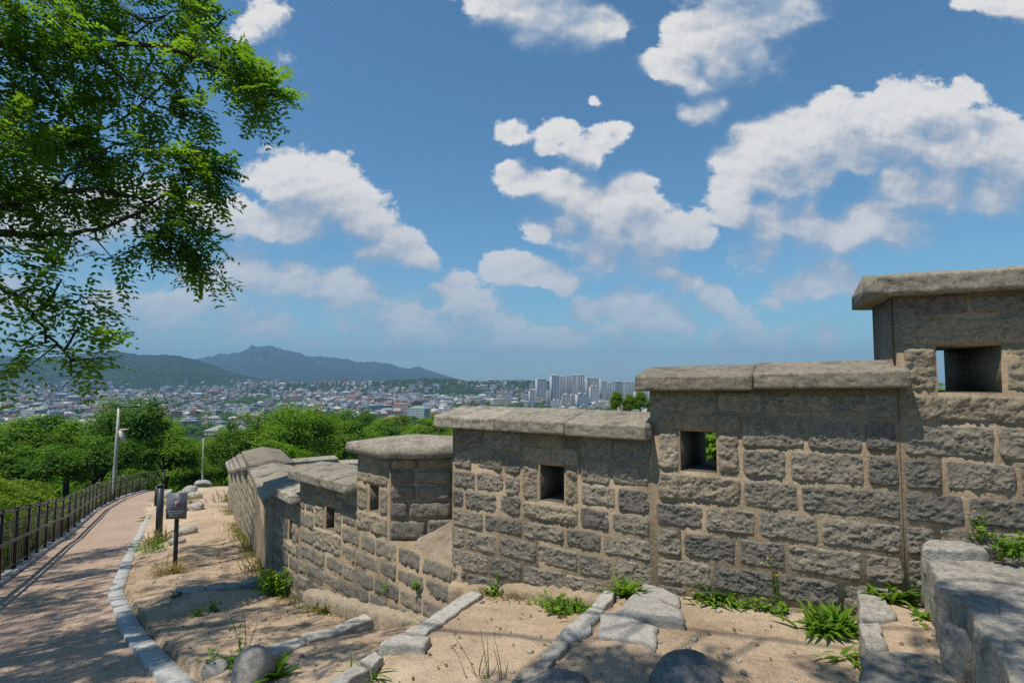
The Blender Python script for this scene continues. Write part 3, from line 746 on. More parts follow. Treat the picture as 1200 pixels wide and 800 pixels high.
# third edge
z = -1.50
for i, (lab, q) in enumerate([
    ('long edging stone meeting the wall foot below the weeds', [(553, 690), (566, 695), (520, 727), (503, 722)]),
    ('narrow edging stone next to the long one', [(503, 723), (519, 729), (498, 741), (476, 737)]),
    ('loose wedge shaped stone lying on the edging row', [(445, 752), (466, 741), (505, 744), (498, 756)]),
    ('pale square edging stone at the lower third of its row', [(440, 760), (454, 768), (436, 780), (420, 772)]),
    ('last pale edging stone at the bottom of the picture', [(418, 774), (434, 782), (404, 800), (384, 797)])]):
    slab_stone('step_stone', lab, px(q, z + (.03 if i == 2 else 0)), .2 if i != 2 else .07, 'step', .010, 20 + i, G1)
z = -1.875
for i, (lab, q) in enumerate([
    ('thin edging stone below the wall plinth', [(430, 718), (436, 724), (402, 738), (392, 733)]),
    ('long flat edging stone in dappled light', [(390, 734), (400, 740), (362, 750), (352, 742)]),
    ('shaded edging stone behind the pointed boulder', [(350, 744), (360, 752), (318, 768), (312, 756)])]):
    slab_stone('step_stone', lab, px(q, z), .14, 'step', .010, 30 + i, G1)
rock('boulder', 'pointed pale granite boulder at the bottom beside a tall weed', atz(294, 808, -1.95) + np.array([0, .03, .03]), (.135, .12, .225), 41, .3, 'rock', amp=.10)
rock('field_stone', 'small pale stone left of the pointed boulder', atz(252, 790, -2.0) + np.array([0, 0, .03]), (.085, .07, .065), 42, .6)
rock('field_stone', 'flat shaded stone right of the pointed boulder', atz(345, 800, -1.98), (.17, .12, .05), 43, .2)
rock('field_stone', 'squat half buried stone alone in the dappled sand', atz(214, 714, -2.55) + np.array([0, 0, .05]), (.155, .13, .12), 44, .4)
# further edges: thin broken stones
z = -2.37
for i, (lab, q) in enumerate([
    ('broken edging stone nearest the wall in the far shade', [(312, 672), (316, 678), (286, 684), (282, 679)]),
    ('broken edging stone in the middle of the shaded row', [(280, 680), (284, 686), (246, 690), (244, 684)]),
    ('broken edging stone at the path end of the shaded row', [(240, 685), (242, 691), (208, 695), (206, 689)])]):
    slab_stone('step_stone', lab, px(q, z + .005), .10, 'step', .02, 50 + i, G1)
def on(x, y, up=0.0):                     # survey ray -> ground
    r = ray(x, y); t = np.linspace(1.2, 60, 6000); P = r[None] * t[:, None]
    h = terrain(P[:, 0], P[:, 1]); k = np.argmax(P[:, 2] < h); p = P[k].copy(); p[2] = h[k] + up; return p
for i, (x, y, s_, lab) in enumerate([(207, 637, .20, 'pale flat stone behind the sign post'), (219, 625, .24, 'long pale stone where the dark crack line begins'), (212, 600, .20, 'pale stone directly right of the sign board'),
        (230, 597, .24, 'largest far stone on the sandy slope'), (229, 584, .20, 'second of the far stones up the slope'), (238, 570, .2, 'tapered stone third up the far slope'), (243, 564, .2, 'topmost white stone at the brow of the slope'),
        (223, 577, .22, 'grey stone at the grassy rim of the slope'), (216, 582, .2, 'half hidden grey stone in the rim grass')]):
    p = on(x, y); k = np.hypot(p[0], p[1]) / 12
    rock('field_stone', lab, p + np.array([0, 0, .05 * k]), (s_ * k * .75, s_ * k * .55, s_ * k * .36), 60 + i, i * .7, group='pale stones on the far sandy slope')

# ------------------------------------------------------------------ fence
fence = tag(empty('railing_fence', (*XY(14, -2.05), z_path(14))), 'dark brown metal railing with a round handrail curving along the brick path', 'fence')
bpy.context.view_layer.update()
def fpt(u, dv=0.0, h=0.0):
    v = v_fence(u) + dv; x, y = XY(u, v); return np.array([x, y, z_path(u) + h])
FP = [9.35 + 1.36 * k for k in range(27)]
for k, u in enumerate(FP):
    b = fpt(u); t_ = fpt(u + .05) - fpt(u - .05); a = math.atan2(t_[1], t_[0])
    mb = MB(); mb.box(b + np.array([0, 0, .55]), (.062, .062, 1.16), a); mb.box(b + np.array([0, 0, 1.14]), (.074, .074, .02), a); mb.box(b + np.array([0, 0, .05]), (.12, .12, .02), a)
    child(mb.build('post', M['fence_metal']), fence)
uu = np.arange(FP[0] - .6, FP[-1] + .1, .2)
def rail(h, r, dv, mat, name, k=8):
    mb = MB(); mb.tube(np.array([fpt(u, dv, h) for u in uu]), r, k); child(mb.build(name, M[mat], smooth=k > 4), fence)
rail(1.10, .026, 0, 'rail_wood', 'top_rail'); rail(.62, .027, .10, 'rail_wood', 'handrail'); rail(.93, .016, 0, 'fence_metal', 'upper_bar', 6); rail(.16, .016, 0, 'fence_metal', 'lower_bar', 6)
bars = []
for a, b in zip(FP[:-1], FP[1:]):
    for q in range(1, 8): bars.append(a + (b - a) * q / 8)
rest = MB()
for i, u in enumerate(bars):
    m_ = MB() if i < 100 else rest
    m_.tube([fpt(u, 0, .15), fpt(u, 0, .94)], .0055, 4)
    if i < 100: child(m_.build('baluster', M['fence_metal']), fence)
tag(child(rest.build('baluster_run', M['fence_metal']), fence), kind='stuff')

# ------------------------------------------------------------------ sign and marker post
b = on(204, 668); s = tag(empty('notice_sign', b), 'dark notice board with a crossed out climber on a single thin post', 'sign'); bpy.context.view_layer.update()
h0 = b[1] / FPX          # metres per survey pixel there
mb = MB(); mb.box(b + np.array([.0, .02, .42]), (.042, .042, 1.0)); child(mb.build('post', M['sign_metal']), s)
axb = [np.array([1, .06, 0]) / np.hypot(1, .06), np.array([-.06, 1, 0]) / np.hypot(1, .06), np.array([0, 0, 1])]
bc = b + np.array([.02, -.03, 73 * h0 - .0]); bw, bh = 22 * h0, 29 * h0
mb = MB(); mb.box(bc, (bw, .03, bh), ax=axb); bd = child(mb.build('sign_board', M['board']), s)
def bp(x, y): return bc + axb[0] * x * bw + axb[2] * y * bh - axb[1] * .0185
def mark(name, mat, polys):
    mb = MB()
    for q in polys:
        a = np.array([bp(*w) for w in q]); f = a - axb[1] * .002
        n = len(a); mb.add(np.vstack([a, f]), [[i, (i + 1) % n, n + (i + 1) % n, n + i] for i in range(n)] + [[n, n + 1, n + 2, n + 3]], .5)
    child(mb.build(name, M[mat]), bd)
def bar(x0, y0, x1, y1, w):
    d = np.array([(x1 - x0) * bw, (y1 - y0) * bh]); d /= np.linalg.norm(d); nx, ny = -d[1] * w / bw, d[0] * w / bh
    return [(x0 + nx, y0 + ny), (x1 + nx, y1 + ny), (x1 - nx, y1 - ny), (x0 - nx, y0 - ny)]
mark('climber_emblem', 'white_paint', [bar(-.06, -.02, .04, .16, .012), bar(-.12, .14, .06, .19, .010), bar(.06, .19, .17, .12, .010), bar(-.22, .05, -.12, .14, .008), bar(.13, .2, .17, .22, .014), bar(-.25, -.02, -.16, .02, .007), bar(-.08, -.03, -.03, .03, .012)])
ring = []
for k in range(16):
    a0, a1 = k / 16 * 2 * math.pi, (k + 1) / 16 * 2 * math.pi
    ring.append([(.02 + math.cos(a0) * .30, .09 + math.sin(a0) * .22), (.02 + math.cos(a1) * .30, .09 + math.sin(a1) * .22), (.02 + math.cos(a1) * .288, .09 + math.sin(a1) * .211), (.02 + math.cos(a0) * .288, .09 + math.sin(a0) * .211)])
mark('prohibition_mark', 'red_paint', ring + [bar(.12, .0, .17, .17, .013)])
rs = random.Random(3); L_ = []
for y, x0, x1, w, gl in ((-.21, -.38, .40, .012, .060), (-.275, -.36, .32, .006, .04), (-.33, -.34, .10, .006, .04), (-.38, -.34, -.05, .005, .04)):
    x = x0
    while x < x1:
        g = gl * rs.uniform(.7, 1.0); L_.append(bar(x, y, x + g * .72, y, w * .45)); L_.append(bar(x + g * .35, y - w * .8 / bh, x + g * .35, y + w * .8 / bh, .003)); x += g * (1.5 if rs.random() < .2 else 1.0)
mark('lettering', 'white_paint', L_)
b = on(186, 630); s = tag(empty('marker_post', b), 'slate grey square marker post standing in a grass clump by the kerb', 'post'); bpy.context.view_layer.update()
h0 = b[1] / FPX; mb = MB(); mb.box(b + np.array([0, 0, 28 * h0]), (6.0 * h0, 6.0 * h0, 62 * h0), .3); mb.box(b + np.array([0, 0, 59.5 * h0]), (6.6 * h0, 6.6 * h0, 1.4 * h0), .3); child(mb.build('post', M['sign_metal']), s)
mb = MB(); mb.box(b + np.array([-3.0 * h0, -2.6 * h0, 48 * h0]), (3.2 * h0, 2 * h0, 22 * h0), .3); child(mb.build('side_box', M['lamp_dark']), s)

# ------------------------------------------------------------------ lamp posts
def lamp(b, top, r, arm, label, box=True):
    s = tag(empty('street_lamp', b), label, 'street lamp', 'slim lamp posts beyond the path'); bpy.context.view_layer.update()
    mb = MB(); mb.tube([b - np.array([0, 0, .5]), b + (top - b) * .5, top], [r * 1.15, r, r * .8], 10); child(mb.build('pole', M['pole'], smooth=True), s)
    mb = MB(); e = top + np.array(arm); mb.box((top + e) / 2 + np.array([0, 0, .03]), (abs(arm[0]) + .2, .16, .10)); child(mb.build('lamp_head', M['lamp_dark']), s)
    if box:
        q = b + (top - b) * .74; mb = MB(); mb.box(q + np.array([.33, -.05, -.12]), (.18, .2, .75), ax=[[.97, 0, .24], [0, 1, 0], [-.24, 0, .97]]); mb.box(q + np.array([.45, -.05, .28]), (.45, .2, .07)); mb.box(q + np.array([.15, 0, -.1]), (.3, .05, .05)); child(mb.build('control_box', M['beige_plastic']), s)
bt = aty(139.5, 477, 34); bb = aty(131, 600, 34.0); lamp(bb, bt, .10, (1.05, 0, 0), 'tall grey lamp post with a box halfway up, rising behind the railing')
bt = aty(238.5, 511, 44); bb = aty(237, 575, 44.0); lamp(bb, bt, .065, (.9, 0, 0), 'shorter thin lamp post at the brow of the sandy slope', False)
# ------------------------------------------------------------------ foliage
def unit(a): return a / (np.linalg.norm(a, axis=-1, keepdims=True) + 1e-9)
def cards(C, D, N, ln, wd, tint):
    """pointed oval leaves, folded a little along the midrib: 6 corners, 2 quads"""
    D = unit(D); S = unit(np.cross(D, N)); N = np.cross(S, D); ln = np.asarray(ln)[..., None] * np.ones((len(C), 1)); wd = np.asarray(wd)[..., None] * np.ones((len(C), 1))
    a = C - D * ln * .5; b = C + D * ln * .5
    up = N * wd * .18
    l1 = C - D * ln * .12 + S * wd * .5 + up; l2 = C - D * ln * .12 - S * wd * .5 + up
    V = np.stack([a, l1, b, l2], 1).reshape(-1, 3)
    i = np.arange(len(C))[:, None] * 4
    return V, i + np.array([[0, 1, 2, 3]]), np.repeat(tint, 4)
def cards_mesh(name, parts, mat, parent=None):
    V = []; F = []; T = []; n = 0
    for v, f, t in parts: V.append(v); F.append(f + n); T.append(t); n += len(v)
    return mesh_np(name, np.vstack(V), np.vstack(F), mat, parent, tint=np.concatenate(T))
def crown_cards(rs, nclump, nleaf, rad, size, seed, lobes=.28):
    lobes = lobes * 1.45
    d = unit(rs.normal(size=(nclump, 3))); d[:, 2] = np.where(d[:, 2] < -.35, -d[:, 2] * .6, d[:, 2]); d = unit(d)
    k = 1 + lobes * fbm(d[:, 0] * 1.6 + seed, d[:, 1] * 1.6, d[:, 2] * 1.6, seed=seed, o=3) * 1.6
    c = d * k[:, None] * rs.uniform(.55, 1.0, (nclump, 1)) ** .6 * np.array(rad)
    cr = rs.uniform(.16, .30, nclump); tn = rs.uniform(.1, .9, nclump)
    idx = rs.integers(0, nclump, nleaf)
    off = rs.normal(size=(nleaf, 3)) * np.array([1, 1, .62]) * cr[idx][:, None] * .75
    P = c[idx] + off
    N = unit(unit(off) * .5 + unit(P) * .35 + rs.normal(size=(nleaf, 3)) * .55 + np.array([-.25, -.25, .95]))
    D = unit(np.cross(N, rs.normal(size=(nleaf, 3)))); D[:, 2] -= .25
    t = np.clip(tn[idx] * .8 + rs.uniform(-.15, .3, nleaf), 0, 1)
    s = size * rs.uniform(.6, 1.3, nleaf)
    return cards(P, D, N, s, s * .52, t), c
def tree_proto(name, seed, mat, nleaf=9000, nclump=70, size=.12, rad=(1, 1, .85), lobes=.28):
    rs = np.random.default_rng(seed); root = empty(name)
    cr, c = crown_cards(rs, nclump, nleaf, rad, size, seed, lobes)
    cz = 1.6; v, f, t = cr; v = v + np.array([0, 0, cz])
    cards_mesh('crown', [(v, f, t)], M[mat], root)
    mb = MB(); mb.tube([[0, 0, -1.6], [.02, .01, .4], [.03, -.02, 1.0], [0, 0, 1.9]], [.11, .08, .06, .02], 8)
    for q in c[rs.choice(len(c), 14, replace=False)]:
        z0 = rs.uniform(.5, 1.3); e = q * .85 + np.array([0, 0, cz]); m = np.array([e[0] * .45, e[1] * .45, (z0 + e[2]) / 2 + .05])
        mb.tube([[.02, 0, z0], m, e], [.04, .025, .008], 6)
    mb.build('trunk', M['bark'], root, True)
    return root
PROTO = {}
def place_tree(kind, pxx, py, r, Y, label, zs=1.0, name='broadleaf_tree', group='trees on the slope beyond the path', rz=None):
    c = aty(pxx, py, Y); s = r * Y / FPX
    o = PROTO[kind] if PROTO[kind].get('label') is None else copy_tree(PROTO[kind])
    o.scale = (s, s, s * zs); o.location = (c[0], c[1], c[2] - 1.6 * s * zs); o.rotation_euler = (0, 0, random.uniform(0, 6.28) if rz is None else rz)
    return tag(o, label, 'tree', group)
PROTO['a'] = tree_proto('broadleaf_tree', 101, 'leaf_mid', 12000, 60, .115, (1, 1, .95), .36)
PROTO['b'] = tree_proto('broadleaf_tree', 102, 'leaf_dark', 12000, 55, .105, (.95, 1, 1.1), .42)
PROTO['c'] = tree_proto('broadleaf_tree', 103, 'leaf_bright', 12000, 70, .12, (1.1, 1.0, .8), .42)
PROTO['d'] = tree_proto('broadleaf_tree', 104, 'leaf_mid', 18000, 110, .085, (1, 1, 1.0), .25)
for a in [
    ('d', 351, 520, 40, 52, 'tallest round crowned green tree, above the bend of the far wall', 1.0),
    ('b', 299, 524, 32, 56, 'dark round tree immediately left of the tallest round crowned tree', 1.0),
    ('d', 272, 534, 27, 55, 'low dark green tree behind the thin lamp post and far wall end', 1.0),
    ('a', 394, 526, 30, 60, 'lighter bushy tree right of the tallest round crowned tree', .9),
    ('b', 425, 535, 26, 66, 'small dark tree below the tiled pavilion roof', .9),
    ('a', 330, 546, 27, 40, 'mid green tree just over the wall coping', .9),
    ('a', 26, 530, 42, 41, 'big light green tree at the left picture edge', .85),
    ('c', 80, 526, 35, 45, 'wide bright tree between the left edge tree and the lamp post', .8),
    ('b', 152, 514, 37, 44, 'tall dark tree behind the lamp post', 1.05),
    ('a', 196, 540, 36, 52, 'rounded green tree right of the lamp post', .9),
    ('b', 112, 548, 34, 40, 'dark shaded tree between the bright trees and the lamp post', .9),
    ('b', 45, 556, 36, 37, 'dark shaded bushy tree low at the left, under the light green one', .75),
    ('c', 158, 568, 20, 36, 'fresh yellow green young tree beside the lamp post foot', .75),
    ('a', 222, 560, 26, 58, 'bushy tree at the brow, left of the thin lamp post', .8),
    ('b', 250, 556, 24, 62, 'dark bushy tree at the brow, right of the thin lamp post', .85),
    ('c', -10, 560, 34, 36, 'pale green tree cut off by the left picture edge', .8),
    ('d', 180, 524, 32, 60, 'darker tree seen behind and between two lighter ones right of the lamp post', 1.0),
    ('a', 455, 512, 26, 105, 'green tree in front of the red roofed house', .8),
    ('c', 505, 512, 26, 95, 'light green tree over the broad corner slab', .8),
    ('b', 410, 506, 24, 110, 'dark tree left of the tiled pavilion roof', .9),
]: place_tree(*a)
# trees on the outer side of the wall
PROTO['e'] = tree_proto('slender_tree', 105, 'leaf_bright', 5000, 45, .13, (.42, .42, 1.25), .3)
for i, (x, y, lab) in enumerate([(722, 474, 'first of the slender tree tops over the left coping'), (737, 478, 'second slender tree top, shorter than its neighbours'), (750, 474, 'slender tree top closest to the gap under the middle coping'), (765, 480, 'slender tree top half hidden by the middle wall section')]):
    c = aty(x, y, 26); sc_ = 12 * 26 / FPX
    o = PROTO['e'] if i == 0 else copy_tree(PROTO['e'])
    o.scale = (sc_, sc_, sc_); o.location = (c[0], c[1], c[2] - 1.6 * sc_); tag(o, lab, 'tree', 'slender trees behind the wall')
PROTO['f'] = tree_proto('bushy_tree', 106, 'leaf_bright', 6000, 60, .12)
for x, y, Y, r, lab in [(838, 560, 7.5, .95, 'sunlit bush filling the view through the middle loophole'), (1090, 500, 9.5, 1.0, 'bush whose tip shows at the foot of the tower loophole')]:
    c = aty(x, y, Y); o = PROTO['f'] if PROTO['f'].get('label') is None else copy_tree(PROTO['f'])
    o.scale = (r, r, r); o.location = (c[0], c[1], c[2] - 1.6 * r - .25 * (Y > 9)); tag(o, lab, 'bush', 'bushes outside the wall')

# low yellow green growth between railing and trees
rs = np.random.default_rng(5); n = 80000
u = rs.uniform(6, 44, n * 2); dv = np.where(rs.uniform(size=n * 2) < .22, -.12 - rs.uniform(0, 1.2, n * 2), -.25 - rs.gamma(2.0, 2.2, n * 2)); x, y = XY(u, v_fence(u) + dv)
q = np.arange(len(x)) ; z = terrain(x, y)
hh = (.35 + .95 * np.clip(.5 + fbm(x * .45, y * .45, seed=41, o=4) * 1.3, 0, 1)) * np.interp(-dv, [0, .6, 2.5, 6], [.45, .75, 1.0, 1.25]) * np.interp(u, [8, 10, 24, 38], [1, 1.3, 1.45, 1.3])
C = np.stack([x, y, z + hh * np.sqrt(rs.uniform(.02, 1, len(x)))], -1)
N = unit(rs.normal(size=C.shape) * .6 + np.array([0, -.2, .8])); D = np.cross(N, rs.normal(size=C.shape))
sz_ = rs.uniform(.05, .13, len(x)) * np.interp(u, [6, 40], [1, 1.8])
cards_mesh('undergrowth', [cards(C, D, N, sz_, sz_ * .5, np.clip(.45 + .5 * fbm(x * .8, y * .8, seed=42) + rs.uniform(-.25, .25, len(x)), 0, 1))], M['shrub'])
tag(bpy.data.objects['undergrowth'], 'yellow green undergrowth on the bank beyond the railing', 'undergrowth', kind='stuff')
# the wood between the hilltop and the town, one mass
rs = np.random.default_rng(6)
nt_ = 3000; Yt = 62 + (620 - 62) * rs.uniform(0, 1, nt_) ** .8; qt = rs.uniform(-1.0, .95, nt_); xt = qt * Yt; zt = terrain(xt, Yt)
zt = np.where(Yt > 120, z_far(xt, Yt), zt)
keep = ~((Yt > 430) & (fbm(xt / 60, Yt / 60, seed=4) + (qt < -.45) * .5 > .12))
keep &= ~((abs(qt + .243) < .035) & (Yt > 105) & (Yt < 150)) & ~((abs(qt + .215) < .04) & (Yt > 150) & (Yt < 225))
parts = []; nl = 170
for x, y, z in zip(xt[keep], Yt[keep], zt[keep]):
    s = rs.uniform(2.6, 4.6) * (1 + .2 * (y > 200)); d = unit(rs.normal(size=(nl, 3))); d[:, 2] = abs(d[:, 2]) - .25
    k = 1 + .3 * fbm(d[:, 0] * 2 + x, d[:, 1] * 2, d[:, 2] * 2, o=2, seed=3)
    P = d * (k * s)[:, None] * np.array([1, 1, .8]); t = np.clip(rs.uniform(.1, .65) + rs.uniform(-.15, .2, nl), 0, 1)
    N = unit(d + rs.normal(size=d.shape) * .5); sz_ = s * rs.uniform(.25, .5, nl)
    parts.append(cards(P + np.array([x, y, z + s * .9]), np.cross(N, rs.normal(size=d.shape)), N, sz_, sz_ * .7, t))
cards_mesh('woods', parts, M['leaf_mid']); tag(bpy.data.objects['woods'], 'dense green woods falling away towards the town', 'woods', kind='stuff')

# ------------------------------------------------------------------ weeds
def blade(parts, p, ang, ln, wd, lean, droop, tint, seg=5, rs=random):
    """curved tapering leaf as quads"""
    h = np.array([math.cos(ang), math.sin(ang), 0]); s = np.array([-h[1], h[0], 0]); V = []; pt = np.array(p, float); el = lean
    for k in range(seg + 1):
        f = k / seg; w = wd * (math.sin(math.pi * (.12 + .88 * f)) ** .8 if wd > .008 else (1 - f) ** .6) * .5 + 4e-4
        V += [pt - s * w, pt + s * w]; el -= droop / seg; pt = pt + (h * math.cos(el) + np.array([0, 0, 1]) * math.sin(el)) * ln / seg
    parts.append((np.array(V), np.array([[2 * k, 2 * k + 1, 2 * k + 3, 2 * k + 2] for k in range(seg)]), np.full(len(V), tint)))
def rosette(name, label, p, n, ln, wd, mat='weed', spread=.04, cat='weed', group=None, lean=(.5, 1.3), droop=(.6, 1.6), tall=0):
    parts = []
    for k in range(n):
        a = random.uniform(0, 6.283); o = np.array([random.gauss(0, spread), random.gauss(0, spread * .6), 0])
        blade(parts, np.array(p) + o + np.array([0, 0, -.01]), a, ln * random.uniform(.55, 1.15), wd * random.uniform(.7, 1.2), random.uniform(*lean), random.uniform(*droop), random.uniform(0, 1))
    return tag(cards_mesh(name, parts, M[mat]), label, cat, group)
def leafy(name, label, p, n, spread, h, size, mat='weed', cat='weed', group=None, wall=None):
    """low bushy weed: leafy stems"""
    parts = []; root = empty(name, p); mb = MB(); rs = np.random.default_rng(int(abs(p[0] * 1000)) % 9999)
    for k in range(n):
        e = np.array([rs.normal() * spread, rs.normal() * spread * .6, h * rs.uniform(.4, 1.0)]); b = np.array([e[0] * .3, e[1] * .3, -.02])
        m = (b + e) / 2 + np.array([e[0] * -.1, 0, h * .1]); mb.tube([b, m, e], [.003, .0022, .001], 4)
        t = np.linspace(.25, 1, 9); P = b + (e - b) * t[:, None] + rs.normal(size=(9, 3)) * size * .35
        N = unit(rs.normal(size=P.shape) * .5 + np.array([0, -.3, .8])); D = rs.normal(size=P.shape); D[:, 2] *= .4
        s = size * rs.uniform(.6, 1.25, 9); parts.append(cards(P, D, N, s, s * .5, rs.uniform(0, 1, 9)))
    cards_mesh('leaves', parts, M[mat], root); mb.build('stem', M['stem'], root)
    return tag(root, label, cat, group)
def tall_weed(name, label, p, h, nst, fl, mat='weed', leafsize=.035, lean=.1):
    root = empty(name, p); mb = MB(); parts = []; fb = MB(); rs = np.random.default_rng(int(abs(p[1] * 1000)) % 9999)
    for k in range(nst):
        e = np.array([rs.normal() * lean * h * 1.6, rs.normal() * lean * h * .6, h * rs.uniform(.65, 1.05)]); m = e * .5 + rs.normal(size=3) * .012
        mb.tube([[0, 0, -.02], m, e], [.004, .003, .0012], 5)
        n = int(10 + h * 22); t = rs.uniform(.1, .95, n); P = np.outer(t, e) + rs.normal(size=(n, 3)) * .012; D = rs.normal(size=P.shape); D[:, 2] = abs(D[:, 2]) * .5 + .2
        s = leafsize * rs.uniform(.6, 1.2, n) * (1.25 - t); P += unit(D) * (s * .5)[:, None]
        parts.append(cards(P, D, unit(rs.normal(size=P.shape) + np.array([0, 0, .6])), s, s * .36, rs.uniform(0, .9, n)))
        for q in range(fl):
            c = e * rs.uniform(.75, 1.02) + rs.normal(size=3) * .018; N = unit(rs.normal(size=3) * .5 + np.array([0, -.5, .6]))
            ax_ = unit(np.cross(N, [1, .2, .1])); ay_ = np.cross(N, ax_); an = np.arange(8) / 8 * 6.283
            V = c + .0065 * (np.cos(an)[:, None] * ax_ + np.sin(an)[:, None] * ay_) * (1 - .35 * (np.arange(8) % 2))[:, None]
            fb.add(np.vstack([V, c + N * .004]), [[i, (i + 1) % 8, 8] for i in range(8)], .5)
    cards_mesh('leaves', parts, M[mat], root); mb.build('stem', M['stem'], root)
    if fl: fb.build('flowers', M['flower'], root)
    return tag(root, label, 'weed')
GW = 'green weeds along the wall foot'
leafy('weed', 'sprawling weeds with tiny yellow flowers at the left wall corner', on(590, 690), 44, .07, .12, .04, group=GW)
leafy('weed', 'weeds under the left wall corner spilling over the edging stone', on(578, 697), 12, .05, .06, .035, group=GW)
rosette('weed', 'single small star shaped weed between the corner weeds and the thick patch', on(636, 709), 16, .09, .018, spread=.03, group=GW)
leafy('weed', 'thick low patch of weeds reaching the second row of step stones', on(672, 716), 60, .09, .07, .04, group=GW)
rosette('grass_tuft', 'upright bright green grass tuft between step stones and wall', on(735, 698), 80, .16, .016, spread=.028, group=GW, lean=(.9, 1.5))
leafy('weed', 'bright leafy patch right above the pointed flat stone', on(772, 684), 50, .07, .08, .045, group=GW)
rosette('weed', 'full green clump on the sand below the middle loophole', on(838, 702), 120, .15, .020, spread=.06, group=GW, lean=(.8, 1.5))
leafy('weed', 'little weeds trailing right of the full green clump', on(868, 712), 14, .06, .06, .03, group=GW)
tall_weed('flowering_weed', 'tall thin weed with yellow flowers climbing the middle wall section', on(912, 714), .34, 7, 1)
leafy('weed', 'low broad weed at the foot of the tall flowering weed', on(905, 716), 16, .07, .06, .04, group=GW)
rosette('weed', 'large broad leaved rosette left of the right hand tread', on(974, 740), 130, .17, .024, spread=.055, group=GW, lean=(.8, 1.5))
rosette('grass_tuft', 'narrow bladed tuft below the large rosette against the tread', on(992, 772), 30, .13, .012, spread=.035, group=GW, lean=(.5, 1.3))
rosette('weed', 'large broad leaved rosette growing on the tread against the wall', on(1048, 702), 120, .16, .024, spread=.055, group=GW, lean=(.8, 1.5))
rosette('weed', 'small tuft in the shady corner under the huge slab', on(1083, 724), 20, .10, .024, spread=.03, group=GW)
tall_weed('flowering_weed', 'yellow flowered weed above the huge slab in front of the tallest wall section', aty(1148, 633, 2.78) * np.array([1, 1, 1]), .15, 5, 1)
leafy('weed', 'green weeds on the sandy top at the right picture edge', aty(1186, 648, 2.66), 18, .06, .09, .04, group=GW)
leafy('weed', 'leafy weed rooted in the plinth of the lower wall', on(448, 716), 22, .08, .12, .05, group=GW)
leafy('weed', 'tiny sprig growing out of the lower wall joints near the cement slope', aty(490, 688, 4.66), 8, .03, .06, .035, group=GW)
leafy('weed', 'tiny sprig growing from a joint above the plinth weed', aty(452, 690, 4.98), 7, .03, .05, .035, group=GW)
leafy('weed', 'low yellow green patch along the foot of the lower wall', on(384, 716), 46, .16, .08, .045, 'olive_grass', group=GW)
leafy('weed', 'dense dark green bush at the foot of the bend in the wall', on(323, 697), 60, .13, .30, .06, group=GW)
rosette('grass_tuft', 'tall yellowish grass along the rendered wall stretch', on(310, 668), 90, .38, .012, 'olive_grass', spread=.13, group=GW, lean=(.9, 1.5))
rosette('grass_tuft', 'dry grass at the foot of the rendered wall, farther along', on(304, 640), 70, .36, .014, 'olive_grass', spread=.16, group=GW, lean=(.9, 1.5))
rosette('grass_tuft', 'far grass clump where the stepped wall begins', on(297, 607), 60, .5, .02, 'olive_grass', spread=.2, group=GW, lean=(.9, 1.5))
rosette('grass_tuft', 'farthest grass strip at the foot of the stepped wall', on(270, 588), 60, .6, .025, 'olive_grass', spread=.25, group=GW, lean=(.9, 1.5))
rosette('dry_grass', 'round straw coloured clump around the sign post', on(203, 671), 170, .30, .010, 'dry_grass', spread=.12, cat='grass clump', lean=(.3, 1.4))
rosette('grass_clump', 'green grass clump around the marker post', on(186, 637), 170, .42, .014, 'olive_grass', spread=.17, cat='grass clump', lean=(.6, 1.5))
rosette('grass_clump', 'darker grass clump between marker post and kerb', on(180, 645), 110, .34, .012, 'weed', spread=.14, cat='grass clump', lean=(.6, 1.5))
rosette('grass_clump', 'tall dry grass at the rim of the slope behind the sign', on(214, 590), 90, .6, .02, 'dry_grass', spread=.3, cat='grass clump', lean=(.8, 1.5))
rosette('grass_clump', 'bright green grass spilling over the rim right of the railing end', on(206, 590), 120, .6, .03, 'weed', spread=.35, cat='grass clump', lean=(.6, 1.5))
rosette('grass_tuft', 'bright grass tuft cut by the bottom edge left of the sand', on(432, 797), 60, .16, .010, 'weed', spread=.04, cat='grass tuft', lean=(.6, 1.5))
parts = []
for k in range(9): blade(parts, on(570, 795) + np.array([random.gauss(0, .07), random.gauss(0, .02), 0]), random.uniform(0, 6.28), random.uniform(.14, .26), .005, random.uniform(1.0, 1.5), random.uniform(.1, .7), random.uniform(0, 1), 6)
tag(cards_mesh('thin_grass', parts, M['olive_grass']), 'few thin dark blades standing in the sand at the bottom', 'grass blades')
tall_weed('tall_weed', 'two tall spindly weeds standing behind the pointed boulder', on(283, 776), .36, 4, 0, leafsize=.05)
leafy('weed', 'low leafy weed between the small pale stone and the pointed boulder', on(262, 784), 18, .07, .10, .04)
rosette('weed', 'broad leaved weed hugging the right side of the pointed boulder', on(322, 794), 16, .17, .045, lean=(.8, 1.5), spread=.02)
leafy('weed', 'small dark sprig alone in the shaded sand left of the wall bend', on(250, 716), 8, .04, .10, .04)
leafy('weed', 'little plant beside the half buried stone', on(232, 722), 8, .04, .08, .035)
leafy('weed', 'sparse weed by the kerb side in the dappled sand', on(205, 700), 10, .05, .06, .03, 'olive_grass')
